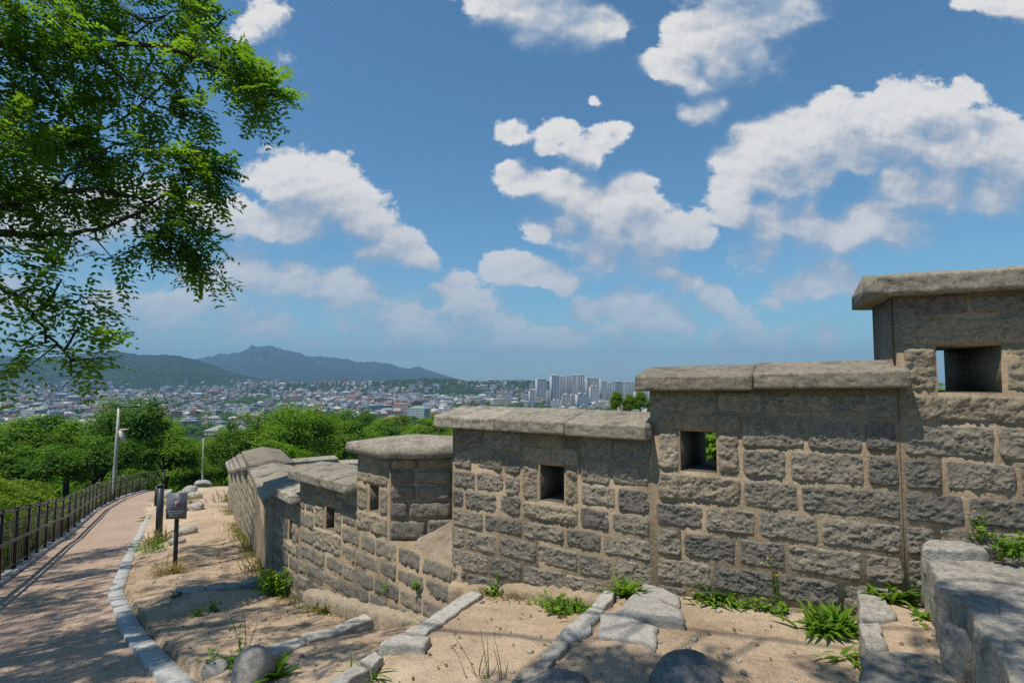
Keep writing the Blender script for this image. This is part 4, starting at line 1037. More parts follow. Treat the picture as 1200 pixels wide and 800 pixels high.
# ------------------------------------------------------------------ grit and fallen leaves on the sand
rs = np.random.default_rng(15); n = 11000
x = rs.uniform(-5.5, 3, n); y = rs.uniform(1.9, 11, n); u, v = UV(x, y); k = (v > v_kerb(u) + .22) & (v < v_wall(u) - .02) & (fbm(x * 1.1, y * 1.1, seed=61) + rs.uniform(-.4, .4, n) > .05); x, y = x[k], y[k]; z = terrain(x, y); n = len(x)
s = .004 + .020 * rs.uniform(0, 1, n) ** 4
o8 = np.array([[1, 0, 0], [0, 1, 0], [-1, 0, 0], [0, -1, 0], [0, 0, .7], [0, 0, -.7]]); f8 = np.array([[0, 1, 4], [1, 2, 4], [2, 3, 4], [3, 0, 4], [1, 0, 5], [2, 1, 5], [3, 2, 5], [0, 3, 5]])
V = o8[None] * rs.uniform(.6, 1.3, (n, 6, 1)) * s[:, None, None]; an = rs.uniform(0, 6.28, n); c, s_ = np.cos(an)[:, None], np.sin(an)[:, None]
V = np.stack([V[..., 0] * c - V[..., 1] * s_, V[..., 0] * s_ + V[..., 1] * c, V[..., 2]], -1) + np.stack([x, y, z + s * .25], -1)[:, None]
mesh_np('gravel', V.reshape(-1, 3), (np.arange(n)[:, None, None] * 6 + f8[None]).reshape(-1, 3), M['rock'], tint=np.repeat(rs.uniform(0, 1, n), 6))
tag(bpy.data.objects['gravel'], 'scattered grit and pebbles on the trodden sand', 'gravel', kind='stuff')
n = 1500; x = rs.uniform(-6, 3, n); y = rs.uniform(1.9, 9, n); u, v = UV(x, y); k = (v < v_wall(u) - .05) & (v > v_fence(u) + .3); x, y = x[k], y[k]; u, v = UV(x, y); n = len(x)
z = np.where(v < v_kerb(u), z_path(u) + .014, terrain(x, y) + .008)
cards_mesh('fallen_leaves', [cards(np.stack([x, y, z], -1), np.c_[rs.normal(size=(n, 2)), np.zeros(n)], np.array([0, 0, 1]) + rs.normal(size=(n, 3)) * .15, rs.uniform(.02, .045, n), rs.uniform(.010, .02, n), rs.uniform(0, 1, n))], M['dry_grass'])
tag(bpy.data.objects['fallen_leaves'], 'fallen dry leaflets lying on the sand and paving', 'leaves', kind='stuff')

# ragged low growth right at the foot of the wall
rs = np.random.default_rng(19); parts = []; u = rs.uniform(1.5, 19, 5200); dv = -.015 - rs.gamma(1.6, .035, len(u)) * (1 + .06 * u); v = v_wall(u) + dv; x, y = XY(u, v)
k = fbm(u * 2.3, u * 0, seed=71, o=3) + rs.uniform(-.25, .25, len(u)) > .08; x, y, u = x[k], y[k], u[k]; z = terrain(x, y)
for a, b, c, q in zip(x, y, z, u): blade(parts, (a, b, c - .005), rs.uniform(0, 6.28), rs.uniform(.03, .11) * (1 + .05 * q), rs.uniform(.004, .010), rs.uniform(.5, 1.5), rs.uniform(.2, 1.3), rs.uniform(0, 1), 3)
cards_mesh('wall_foot_grass', parts, M['olive_grass']); tag(bpy.data.objects['wall_foot_grass'], 'thin ragged grass along the foot of the wall', 'grass', kind='stuff')
# ------------------------------------------------------------------ the overhanging tree on the left
def near_tree():
    rs = np.random.default_rng(21)
    root = tag(empty('overhanging_tree', (-6.6, 3.6, -2.6)), 'large feathery leaved tree reaching in from the upper left over the path', 'tree'); bpy.context.view_layer.update()
    mb = MB(); T = np.array([-6.6, 3.6, -2.8]); F1 = np.array([-6.3, 3.7, 1.2]); F2 = np.array([-5.9, 3.6, 3.4])
    mb.tube([T, T + [.05, .05, 1.2], (T + F1) / 2 + [.1, 0, .4], F1, F2, F2 + [.6, -.3, 2.2]], [.26, .22, .2, .17, .13, .06], 12)
    limbs = []
    def limb(pts, r0, r1=.006):
        pts = np.array(pts, float); t = np.linspace(0, 1, len(pts)); tt = np.linspace(0, 1, len(pts) * 6)
        P = np.stack([np.interp(tt, t, pts[:, k]) for k in range(3)], 1)
        for _ in range(3): P[1:-1] = (P[:-2] + 2 * P[1:-1] + P[2:]) / 4
        P[1:-1] += rs.normal(size=P[1:-1].shape) * .012
        mb.tube(P, r0 + (r1 - r0) * tt ** .7, 7); limbs.append(P); return P
    S = lambda x, y, Y: aty(x, y, Y)
    limb([F2 - [0, 0, .6], S(-60, 40, 5.4), S(0, 53, 5.6), S(60, 55, 5.8), S(130, 52, 6.0), S(190, 52, 6.1), S(240, 72, 6.2), S(290, 95, 6.3), S(322, 112, 6.3)], .075)
    limb([F1 + [0, 0, .5], S(-60, 275, 4.8), S(15, 238, 5.2), S(60, 226, 5.4), S(110, 222, 5.7), S(165, 232, 6.0), S(215, 262, 6.2), S(245, 300, 6.3)], .05)
    limb([F1, S(-80, 300, 4.9), S(0, 272, 5.2), S(30, 277, 5.3), S(80, 275, 5.6), S(140, 262, 5.9), S(200, 225, 6.1), S(250, 205, 6.3)], .06)
    limb([S(22, 55, 5.7), S(45, 85, 5.7), S(70, 115, 5.7), S(85, 140, 5.8), S(112, 172, 5.9), S(160, 195, 6.1)], .022)
    limb([S(100, 55, 5.9), S(135, 85, 6.0), S(165, 112, 6.1), S(205, 135, 6.3), S(240, 140, 6.4)], .018)
    limb([F1, S(-70, 330, 4.9), S(-5, 330, 5.0), S(35, 365, 5.1), S(58, 395, 5.2), S(80, 418, 5.2), S(84, 440, 5.2)], .03)
    limb([S(35, 365, 5.1), S(75, 352, 5.3), S(115, 358, 5.5)], .012)
    limb([S(60, 226, 5.4), S(110, 180, 5.7), S(170, 160, 6.1), S(230, 190, 6.5)], .016)
    limb([S(0, 150, 5.4), S(60, 160, 5.6), S(130, 150, 6.2), S(200, 95, 6.6), S(255, 30, 6.9)], .02)
    limb([F2, (-4.2, 2.4, 4.8), (-2.2, 1.8, 4.7), (-.4, 1.2, 4.5), (.6, 1.0, 4.4), (1.4, 1.0, 4.2)], .03, .004); limb([F2 + [0, 0, .5], (-5.4, 2.4, 4.6), (-4.6, 1.4, 5.0), (-3.4, .8, 5.0)], .03)
    limb([S(130, 52, 6.0), S(190, 20, 6.4), S(250, -5, 6.8)], .014)
    blobs = []                                        # centre, radius (m), amount
    def bl(x, y, r, Y, n): blobs.append((S(x, y, Y), r * Y / FPX, n))
    for b in [(30, 20, 55, 5.4, 1.5), (100, 15, 50, 6.2, 1.2), (165, 22, 45, 6.5, 1.1), (225, 12, 40, 6.8, .8), (262, 20, 26, 7.0, .45), (40, 90, 55, 5.7, 1.3), (110, 90, 45, 6.2, 1.1), (175, 75, 38, 6.3, .8),
              (225, 62, 34, 6.3, .75), (268, 72, 32, 6.3, .9), (298, 95, 28, 6.3, .9), (316, 112, 17, 6.3, .5), (300, 128, 16, 6.3, .3), (212, 112, 24, 6.5, .45), (238, 130, 17, 6.4, .35), (150, 125, 36, 6.2, .8),
              (60, 150, 55, 5.8, 1.3), (10, 160, 50, 5.2, 1.3), (120, 175, 42, 6.0, 1.1), (175, 180, 34, 6.1, .8), (222, 172, 24, 6.4, .5), (245, 200, 22, 6.4, .6), (250, 218, 15, 6.3, .3), (205, 208, 28, 6.2, .6),
              (30, 210, 48, 5.4, 1.0), (100, 225, 40, 5.8, .9), (150, 240, 34, 6.0, .8), (200, 248, 32, 6.2, .8), (232, 285, 26, 6.3, .8), (246, 318, 17, 6.3, .45), (215, 285, 24, 6.2, .5), (170, 275, 30, 6.0, .6), (130, 300, 22, 5.9, .3),
              (60, 262, 34, 5.5, .6), (20, 295, 34, 5.2, .55), (55, 320, 30, 5.2, .5), (15, 345, 30, 5.0, .5), (95, 345, 24, 5.4, .4), (120, 362, 15, 5.5, .25), (60, 375, 24, 5.2, .35), (105, 395, 18, 5.4, .3), (75, 425, 22, 5.2, .32), (30, 432, 20, 5.2, .25), (110, 420, 13, 5.3, .16), (40, 405, 16, 5.2, .12),
              (-60, 60, 70, 5.3, 1.2), (-60, 200, 70, 5.0, 1.2), (-60, 320, 50, 4.8, .7), (60, -60, 70, 6.0, 1.4), (180, -50, 60, 6.6, 1.2), (-40, -60, 70, 5.4, 1.2)]: bl(*b)
    # crown above and behind the view: where its shade falls is given on the ground
    SH = np.array(SUN_DIR) / SUN_DIR[2]
    for x, y, z, h, r, n in SHADE: blobs.append((atz(x, y, z) + SH * h, r * 1.1, n * (1.25 if x < 190 else .62)))
    for q in [(-7.5, 4.2, 4.2), (-6.4, 5.2, 5.2), (-8.6, 6.0, 3.6), (-7.2, 7.2, 4.6), (-5.6, 3.0, 5.6), (-8.4, 3.6, 5.4), (-9.4, 7.8, 4.2)]: blobs.append((np.array(q), 1.0, 1.3))
    parts = []; allL = np.vstack(limbs + [np.array([F1, F2, F2 + [.6, -.3, 2.2]])])
    for c, r, amt in blobs:
        n = int(95 * amt * (.50 if c[2] < 1.3 else .88))
        k = np.argmin(((allL - c) ** 2).sum(1) + 0 * r); b = allL[k]
        if np.linalg.norm(b - c) > .12 and np.linalg.norm(b - c) < 2.2: mb.tube([b, (b + c) / 2 + rs.normal(size=3) * .06 + [0, 0, .04], c], [.014, .009, .004], 5)
        # sub twigs
        m = max(4, int(9 * amt)); e = c + unit(rs.normal(size=(m, 3))) * r * rs.uniform(.55, 1.05, (m, 1)) * np.array([1, 1, .75])
        tn = rs.uniform(.15, .75)
        for q in e:
            out = q - b; md = (c + q) / 2 + rs.normal(size=3) * r * .08
            mb.tube([c, md, q], [.005, .003, .0015], 4, cap=False)
            ns = max(3, n // m); t = rs.uniform(.25, 1.05, ns)
            base = c + (q - c) * t[:, None] + rs.normal(size=(ns, 3)) * r * .16
            d = unit(q - c) * .7 + rs.normal(size=(ns, 3)) * .65 + np.array([.12, 0, -.28]); d = unit(d)
            for p0, d0 in zip(base, d):
                npair = rs.integers(5, 8); L = rs.uniform(.22, .34); tt = np.linspace(.12, 1, npair)
                side = unit(np.cross(d0, [0, 0, 1.0]) + rs.normal(size=3) * .15); nn = unit(np.cross(side, d0)); nn = nn if nn[2] > 0 else -nn
                mid = p0 + d0 * (tt * L)[:, None] - np.array([0, 0, 1]) * (tt ** 2 * L * .22)[:, None]
                ll = .082 * rs.uniform(.85, 1.15) * (1 - .35 * abs(tt - .5))
                for sg in (-1, 1):
                    D = unit(side * sg + d0 * .45 + rs.normal(size=(npair, 3)) * .14 - np.array([0, 0, .15])); P = mid + D * (ll * .55)[:, None]
                    parts.append(cards(P, D, np.tile(nn, (npair, 1)) + rs.normal(size=(npair, 3)) * .22, ll, ll * .46, np.clip(tn + rs.uniform(-.2, .3, npair), 0, 1)))
                parts.append(cards(mid[-1:] + d0 * .02, d0[None], nn[None], np.array([.045]), np.array([.018]), np.array([tn])))
    cr = cards_mesh('crown', parts, M['leaf_near']); child(cr, root)
    child(mb.build('trunk', M['bark'], smooth=True), root)
    return len(parts)

# ------------------------------------------------------------------ sun and shade survey
SUN_EL, SUN_AZ = R(66), math.atan2(-.82, -.57)          # azimuth as direction (x, y) towards the sun
SUN_DIR = (math.cos(SUN_EL) * -.821, math.cos(SUN_EL) * -.571, math.sin(SUN_EL))
# where on the ground shade lies: survey x, y, ground height, height of the leaves above, radius, amount
SHADE = [(30, 760, -2.25, 6.0, .8, 1.5), (70, 700, -2.7, 6.2, .9, 1.5), (20, 700, -2.9, 6.0, .9, 1.5), (110, 645, -3.7, 6.6, 1.1, 1.6), (60, 660, -3.5, 6.4, 1.0, 1.6), (95, 790, -2.2, 5.6, .6, 1.2), (140, 645, -3.6, 6.4, .9, 1.4), (100, 735, -2.4, 6, .6, 1.2), (60, 790, -2.2, 5.6, .7, 1.2), (110, 670, -3.1, 6.2, .7, 1.2), (20, 680, -3.2, 6.2, .9, 1.4),
         (215, 640, -2.9, 6.4, .8, 1.0), (255, 640, -2.7, 6.2, .7, .8), (180, 720, -2.4, 6.0, .55, .6), (260, 720, -2.2, 5.6, .5, .55), (330, 735, -2.0, 5.2, .4, .4), (330, 775, -1.95, 5.0, .5, .6), (400, 770, -1.9, 4.8, .4, .45), (210, 770, -2.2, 5.4, .5, .55),
         (260, 800, -2.0, 5.0, .5, .6), (600, 790, -1.27, 5.0, .28, .4), (660, 775, -1.27, 5.0, .30, .45), (730, 795, -1.27, 5.0, .30, .45), (640, 830, -1.27, 5.0, .45, .7), (800, 830, -1.27, 4.8, .45, .6), (500, 830, -1.5, 5.0, .4, .5),
         (1060, 790, -1.1, 5.0, .26, .4), (1130, 720, -.86, 5.0, .16, .22), (1180, 700, -.86, 5.0, .14, .2), (1190, 775, -.86, 5.0, .22, .3), (1120, 840, -1.0, 5.0, .4, .6)]

# ------------------------------------------------------------------ the town
def bmat(name, wall, glass, fu=.55, fv=.5, du=3.2, dv=3.1):
    m, nt, N, L = newmat(name); t = NT(nt); sx = t.n('ShaderNodeSeparateXYZ'); t.l(t.uv(), sx.inputs[0])
    a = t.math('LESS_THAN', t.math('FRACT', t.math('DIVIDE', sx.outputs[0], du)), fu); b = t.math('LESS_THAN', t.math('FRACT', t.math('DIVIDE', sx.outputs[1], dv)), fv)
    w = t.math('MULTIPLY', a, b); g = t.math('GREATER_THAN', sx.outputs[1], .5); w = t.math('MULTIPLY', w, g)
    c = t.mix(w, t.mix(.35, wall, t.ramp(t.noise(t.pos(), .2, 3), [(.3, (.7,)*3), (.7, (1.2,)*3)]), 'MULTIPLY'), glass); t.bsdf(c, .7, None, .3); return m
TOWN = {'white': bmat('white_render_building', (.47, .465, .455), (.10, .12, .14)), 'cream': bmat('cream_render_building', (.42, .37, .30), (.09, .10, .11)), 'grey': bmat('grey_concrete_building', (.32, .32, .33), (.07, .08, .10)),
        'brick': bmat('red_brick_building', (.24, .155, .125), (.08, .08, .09)), 'pink': bmat('pinkish_building', (.46, .33, .29), (.09, .09, .1)), 'blue': bmat('bluish_panel_building', (.22, .30, .38), (.06, .08, .1)), 'teal': bmat('green_roofed_building', (.38, .42, .41), (.07, .09, .1))}
ROOF = {'white': plain('pale_flat_roof', (.45, .45, .44), .9, .1), 'green': plain('green_roof_coating', (.17, .25, .22), .8, .2), 'grey': plain('grey_flat_roof', (.28, .28, .28), .9, .1), 'red': plain('terracotta_roof', (.25, .13, .095), .9, .1), 'blue': plain('blue_metal_roof', (.18, .24, .33), .6, .3)}
def bldg_geo(w, d, h, roofh=.8, hip=False):
    V = []; F = []; UVc = []; mi = []
    P = np.array([[-w/2, -d/2], [w/2, -d/2], [w/2, d/2], [-w/2, d/2]])
    def q(a, uvs, m): F.append([len(V) + i for i in range(4)]); V.extend(a); UVc.extend(uvs); mi.append(m)
    for i in range(4):
        a, b = P[i], P[(i + 1) % 4]; l = np.hypot(*(b - a)); q([[*a, -6], [*b, -6], [*b, h], [*a, h]], [[0, -6], [l, -6], [l, h], [0, h]], 0)
    e = P * 1.03
    for i in range(4):
        a, b = e[i], e[(i + 1) % 4]; q([[*a, h], [*b, h], [*b, h + roofh * .4], [*a, h + roofh * .4]], [[0, 0]] * 4, 1)
    q([[*p, h + roofh * .4] for p in e], [[0, 0]] * 4, 1)
    if hip:
        r = P * np.array([.5, .05]); 
        for i in range(4): q([[*e[i], h + .2], [*e[(i + 1) % 4], h + .2], [*r[(i + 1) % 4], h + min(w, d) * .3], [*r[i], h + min(w, d) * .3]], [[0, 0]] * 4, 1)
        q([[*p, h + min(w, d) * .3] for p in r], [[0, 0]] * 4, 1)
    else:      # stair head on the roof
        s_ = np.array([[-.22, -.2], [.1, -.2], [.1, .2], [-.22, .2]]) * np.array([w, d])
        for i in range(4):
            a, b = s_[i], s_[(i + 1) % 4]; q([[*a, h], [*b, h], [*b, h + 2.6], [*a, h + 2.6]], [[0, 0]] * 4, 0)
        q([[*p, h + 2.6] for p in s_], [[0, 0]] * 4, 1)
    return np.array(V, float), np.array(F), np.array(UVc), np.array(mi)
rs = np.random.default_rng(77)
cand = []
n = 16000; Yc = 640 + (3500 - 640) * rs.uniform(0, 1, n) ** 1.0; qc = rs.uniform(-1.0, .95, n); xc = qc * Yc
hz = hills(xc, Yc); zc = z_far(xc, Yc)
dens = fbm(xc / 210, Yc / 210, o=3, seed=91)
ok = (dens > -.16) & (hz < 42) & ((hz < 14) | (rs.uniform(size=n) < .6)) & ~((qc > -.36) & (Yc < 900) & (qc < .3) & (fbm(xc / 90, Yc / 90, seed=14) < .1))
kinds = ['white'] * 7 + ['cream'] * 4 + ['grey'] * 4 + ['brick'] * 3 + ['pink'] * 3 + ['blue'] * 1 + ['teal'] * 1
roofs = {'white': ['white', 'grey', 'green', 'blue'], 'cream': ['white', 'grey', 'red'], 'grey': ['grey', 'white', 'grey', 'green'], 'brick': ['red', 'grey', 'green'], 'pink': ['red', 'white'], 'blue': ['blue', 'white'], 'teal': ['green', 'white']}
B = []; occ = set()
for x, y, z, o_ in zip(xc, Yc, zc, ok):
    if not o_: continue
    ke = (round(x / 17), round(y / 17))
    if ke in occ: continue
    occ.add(ke); big = rs.uniform() < .07
    w = rs.uniform(9, 17) * (2.2 if big else 1); d = rs.uniform(8, 13) * (1.2 if big else 1); h = rs.uniform(5, 14) * (1.5 if big else 1)
    k = kinds[rs.integers(len(kinds))]; B.append((y, x, z, w, d, h, rs.normal() * .35, k, roofs[k][rs.integers(len(roofs[k]))], rs.uniform() < .25))
B.sort()
word = {'white': 'white', 'cream': 'cream', 'grey': 'grey', 'brick': 'red brick', 'pink': 'pinkish', 'blue': 'bluish', 'teal': 'pale green'}
stuff = {}
nin = 0
for (y, x, z, w, d, h, rz, k, rf, hip) in B:
    V, F, U_, mi = bldg_geo(w, d, h, .8, hip)
    if nin < 290 and -.92 < x / y < .04:
        nin += 1
        root = mesh_np('town_building', V, F, [TOWN[k], ROOF[rf]], uv=U_, midx=mi); root.location = (x, y, z); root.rotation_euler = (0, 0, rz)
        form = 'pitched roof' if hip else 'flat roof'
        tag(root, f'small {word[k]} building with a {rf if rf != "white" else "pale"} {form} among the town blocks', 'building', 'town buildings ' + word[k] + ' ' + rf + ' ' + form)
    else:
        c, s_ = math.cos(rz), math.sin(rz); V = np.stack([V[:, 0] * c - V[:, 1] * s_ + x, V[:, 0] * s_ + V[:, 1] * c + y, V[:, 2] + z], 1)
        stuff.setdefault('x', []).append((V, F, U_, mi * 20 + [list(TOWN).index(k), list(ROOF).index(rf)][0] * (mi == 0) + list(ROOF).index(rf) * (mi == 1)))
VV = []; FF = []; UU = []; MI = []; n0 = 0; nT = len(TOWN)
for V, F, U_, mm in stuff['x']:
    VV.append(V); FF.append(F + n0); UU.append(U_); n0 += len(V); MI.append(np.where(mm >= 20, mm - 20 + nT, mm))
o = mesh_np('distant_town', np.vstack(VV), np.vstack(FF), list(TOWN.values()) + list(ROOF.values()), uv=np.vstack(UU), midx=np.concatenate(MI))
tag(o, 'mass of tiny distant town buildings on the plain and lower hill slopes', 'town', kind='stuff')
# street trees in the town
nt_ = 19000; Yt = rs.uniform(600, 3300, nt_); qt = rs.uniform(-1, .95, nt_); xt = qt * Yt; zt = z_far(xt, Yt); parts = []
for x, y, z in zip(xt, Yt, zt):
    m = 26; d = unit(rs.normal(size=(m, 3))); d[:, 2] = abs(d[:, 2]) * .9; s = rs.uniform(3, 7); P = d * s * np.array([1.3, 1.3, .8]) + np.array([x, y, z + s * .5]); N = unit(d + rs.normal(size=d.shape) * .3)
    parts.append(cards(P, np.cross(N, rs.normal(size=d.shape)), N, s * .95, s * .8, rs.uniform(0, .6, m)))
cards_mesh('town_trees_woods', parts, M['leaf_dark']); tag(bpy.data.objects['town_trees_woods'], 'belts of trees between the distant town blocks', 'woods', kind='stuff')
def special(name, label, x0, x1, ytop, Y, h, dep, k, rf, hip=False, rz=0., cat='building', group=None, base=None):
    a = aty(x0, ytop, Y); b = aty(x1, ytop, Y); w = b[0] - a[0]; V, F, U_, mi = bldg_geo(w, dep, h, .8, hip)
    o = mesh_np(name, V, F, [TOWN[k], ROOF[rf]], uv=U_, midx=mi); o.location = ((a[0] + b[0]) / 2, Y + dep / 2, a[2] - h); o.rotation_euler = (0, 0, rz); return tag(o, label, cat, group)
for a in [('office_block', 'long white office block near the left edge, low in the town', 59, 98, 472, 1250, 24, 22, 'white', 'white'), ('office_block', 'bluish glass office block next to the long white one', 104, 127, 471, 1240, 24, 20, 'blue', 'white'), ('office_block', 'cream office block right of the bluish glass one', 128, 140, 472, 1235, 22, 20, 'cream', 'white'),
          ('office_block', 'long brownish block with a flat pale roof above the dark box', 184, 213, 482.5, 880, 20, 22, 'brick', 'white'), ('warehouse', 'dark slate box building at the tree edge', 195, 211, 494, 640, 20, 15, 'blue', 'grey'), ('hall', 'long low hall with a grey pitched roof behind the brow trees', 238, 290, 505, 520, 12, 16, 'cream', 'grey', True),
          ('office_block', 'grey block with dark window bands in the middle of the town', 246, 258, 489.5, 800, 16, 15, 'grey', 'white'), ('office_block', 'brown block beside the grey one with dark window bands', 228, 243, 484.5, 900, 18, 15, 'brick', 'grey'),
          ('school', 'long cream school like block under the wooded ridge', 471, 510, 467, 1750, 20, 16, 'cream', 'white'), ('school', 'tall pale block behind the long cream one', 476, 488, 461.5, 1850, 30, 16, 'white', 'white'), ('villa', 'red roofed long house in the green above the corner slab', 443, 472, 497, 210, 5, 9, 'brick', 'red', True),
          ('office_block', 'pale green long block behind the large round tree', 292, 330, 477, 1300, 16, 18, 'teal', 'white'), ('office_block', 'white low block left of the pale green one', 262, 288, 480, 1200, 14, 16, 'white', 'white'), ('office_block', 'long pale block crossing the middle of the town', 455, 500, 480, 1150, 9, 14, 'teal', 'white')]: special(*a)
# tiled pavilion
c = aty(437, 512, 125); s = tag(empty('tiled_pavilion', (c[0], c[1], c[2] - 2)), 'old pavilion with a curved grey tiled roof rising out of the trees', 'pavilion'); bpy.context.view_layer.update()
rzp = R(35); cz_, sn_ = math.cos(rzp), math.sin(rzp)
def pw(P): P = np.asarray(P, float); return np.stack([P[..., 0] * cz_ - P[..., 1] * sn_ + c[0], P[..., 0] * sn_ + P[..., 1] * cz_ + c[1], P[..., 2] + c[2]], -1)
tile = plain('grey_roof_tiles', (.22, .22, .22), .85, .2, var=.35, scale=4)
mb = MB(); a, b = np.meshgrid(np.linspace(-1, 1, 15), np.linspace(-1, 1, 13))
zz = 2.3 * (1 - abs(b)) ** 1.0 - .9 * np.sin(abs(b) * math.pi) * .35 + .35 * abs(a) ** 3 * (.4 + abs(b)); mb.grid(pw(np.stack([a * 3.1, b * 2.5, zz], -1))); mb.grid(pw(np.stack([a * 3.1, b * 2.5, zz - .22], -1))[:, ::-1])
child(mb.build('roof', tile, smooth=True), s)
mb = MB(); mb.tube(pw([[-3.1, 0, 2.75], [-1.5, 0, 2.42], [0, 0, 2.38], [1.5, 0, 2.42], [3.1, 0, 2.75]]), .16, 6)
for sx in (-3.05, 3.05):
    for sy in (-1, 1): mb.tube(pw([[sx, 0, 2.7], [sx, sy * 1.2, 1.2], [sx, sy * 2.5, .5]]), .13, 6)
child(mb.build('roof_ridge', plain('pale_ridge_plaster', (.42, .41, .38), .9, .1)), s)
mb = MB(); V = pw([[-2.5, -1.8, -3], [2.5, -1.8, -3], [2.5, 1.8, -3], [-2.5, 1.8, -3], [-2.5, -1.8, .75], [2.5, -1.8, .75], [2.5, 1.8, .75], [-2.5, 1.8, .75], [-2.5, 0, 2.0], [2.5, 0, 2.0]])
mb.add(V, [[0, 1, 5, 4], [2, 3, 7, 6], [1, 2, 6, 5], [3, 0, 4, 7]]); mb.F3.append(np.array([[4, 8, 7], [5, 6, 9]])); child(mb.build('walls', plain('timber_and_plaster_wall', (.30, .26, .22), .9, .1)), s)

# apartment towers
GA = 'high rise apartment towers on the plain'
AW = [bmat('apartment_blue_grey', (.33, .37, .41), (.10, .13, .17), .62, .55, 3.6, 2.9), bmat('apartment_pale', (.40, .41, .42), (.13, .16, .19), .6, .5, 4.0, 2.9), bmat('apartment_warm', (.42, .39, .36), (.12, .14, .17), .6, .55, 3.4, 2.9)]
GBL = plain('blank_gable_white', (.38, .40, .42), .8, .2, .1)
def tower(x0, x1, yt, Y, dep, mat, gable, label):
    a = aty(x0, yt, Y); b = aty(x1, yt, Y); w = b[0] - a[0]; z0 = z_far(a[0], Y) - 2; h = a[2] - z0
    root = tag(empty('apartment_tower', ((a[0] + b[0]) / 2, Y + dep / 2, z0), random.uniform(-.12, .12)), label, 'apartment block', GA)
    V, F, U_, mi = bldg_geo(w, dep, h); k = 9
    mesh_np('body', V[:20 + 16], F[:9], [AW[mat], ROOF['grey']], root, uv=U_[:36], midx=mi[:9])
    mb = MB(); mb.box((-w * .18, 0, h + 2), (w * .26, dep * .5, 4.5)); mb.box((w * .25, 0, h + 1.2), (w * .2, dep * .45, 3)); mb.build('roof_house', ROOF['white'], root)
    mb = MB()
    if gable: mb.box((gable * (w / 2 + .15), -.0, h / 2), (.6, dep + .8, h + 1.2)); mb.box((gable * (w / 2 - w * .07), -dep / 2 - .2, h / 2), (w * .14, .5, h + .6))
    else:
        for q in (-.5, -.17, .17, .5): mb.box((q * w * .96, -dep / 2 - .2, h / 2), (.9, .6, h + .4))
    mb.build('gable_wall', GBL, root)
for a in [(620, 626, 458, 1150, 14, 1, -1, 'short white tower at the left end of the high rise cluster'), (628, 640, 444.5, 1320, 16, 0, -1, 'leftmost tall blue grey tower with a white gable'), (645, 655, 440.5, 1400, 16, 0, -1, 'tall tower with a bright left edge in the middle left of the cluster'),
          (656, 663, 442, 1450, 16, 2, 0, 'slim tower right of the bright edged one'), (664, 670, 441, 1480, 15, 0, 0, 'slim blue grey tower in the tall middle row'), (671, 676.5, 440.5, 1440, 15, 1, 1, 'slim paler tower in the tall middle row'), (677, 685, 440, 1420, 16, 0, 0, 'tallest tower in the middle of the cluster'), (687, 692, 443, 1500, 15, 2, -1, 'narrow warm grey tower right of the tallest'),
          (693, 704, 443.5, 1380, 16, 2, 1, 'broad warm grey tower right of the middle row'), (704, 711, 447, 1420, 16, 1, -1, 'pale tower with a white left edge near the slender trees'), (712, 720, 449.5, 1480, 16, 0, 0, 'lower blue grey tower behind the slender trees'), (721, 731, 447.5, 1500, 18, 0, 1, 'broad tower behind the slender tree tops'), (732, 743, 448, 1460, 18, 1, 0, 'pale tower beside the coping of the middle wall section'),
          (744, 752, 459, 1300, 16, 1, -1, 'white tower seen just under the middle coping'), (753, 760, 458, 1320, 16, 0, 0, 'grey tower seen under the middle coping'), (761, 770, 459.5, 1350, 16, 1, 1, 'tower seen in the gap against the middle wall section'),
          (658, 674, 463.5, 1100, 14, 2, 0, 'low broad slab block in front of the tall middle row'), (675, 690, 462.5, 1080, 14, 0, -1, 'second low slab block with a white edge in front'), (691, 702, 453.5, 1200, 14, 1, -1, 'medium block with a white edge in front of the warm grey towers'), (646, 657, 470, 1050, 12, 1, 0, 'low white block at the foot of the bright edged tower'), (640, 645, 460, 1250, 14, 2, 0, 'small dark block between the two left tall towers')]: tower(*a)
print('leaf sprays', near_tree())
# ------------------------------------------------------------------ air
mb = MB(); mb.box((0, 5800, 215), (26000, 13000, 690))
hz_ = mb.build('haze', None)
m, nt, N, L = newmat('pale_air'); v = N.new('ShaderNodeVolumePrincipled'); v.inputs['Color'].default_value = (*HAZEC, 1); v.inputs['Density'].default_value = HAZE; v.inputs['Anisotropy'].default_value = .0
o = N.new('ShaderNodeOutputMaterial'); L.new(v.outputs[0], o.inputs['Volume']); hz_.data.materials.append(m); hz_['kind'] = 'stuff'

# ------------------------------------------------------------------ sky: clear air plus fair weather cumulus, laid out by direction
w = bpy.data.worlds.new('World'); SC.world = w; w.use_nodes = True; nt = w.node_tree; nt.nodes.clear(); t = NT(nt)
sky = t.n('ShaderNodeTexSky'); sky.sky_type = 'NISHITA'; sky.sun_disc = False; sky.sun_elevation = SUN_EL; sky.sun_rotation = math.atan2(SUN_DIR[0], SUN_DIR[1]); sky.air_density = 1.1; sky.dust_density = .3; sky.ozone_density = 2.2
g = t.n('ShaderNodeNewGeometry'); dirv = t.vm('SCALE', g.outputs['Incoming'], scale=-1.0).outputs[0]
dirv = t.n('ShaderNodeTexCoord').outputs['Generated']
sx = t.n('ShaderNodeSeparateXYZ'); t.l(dirv, sx.inputs[0])
yy = t.math('MAXIMUM', sx.outputs[1], .05)
pv = t.n('ShaderNodeCombineXYZ'); t.l(t.math('DIVIDE', sx.outputs[0], yy), pv.inputs[0]); t.l(t.math('MULTIPLY', t.math('DIVIDE', sx.outputs[2], yy), 1.35), pv.inputs[1])
front = t.mapr(sx.outputs[1], .05, .25, 0, 1)
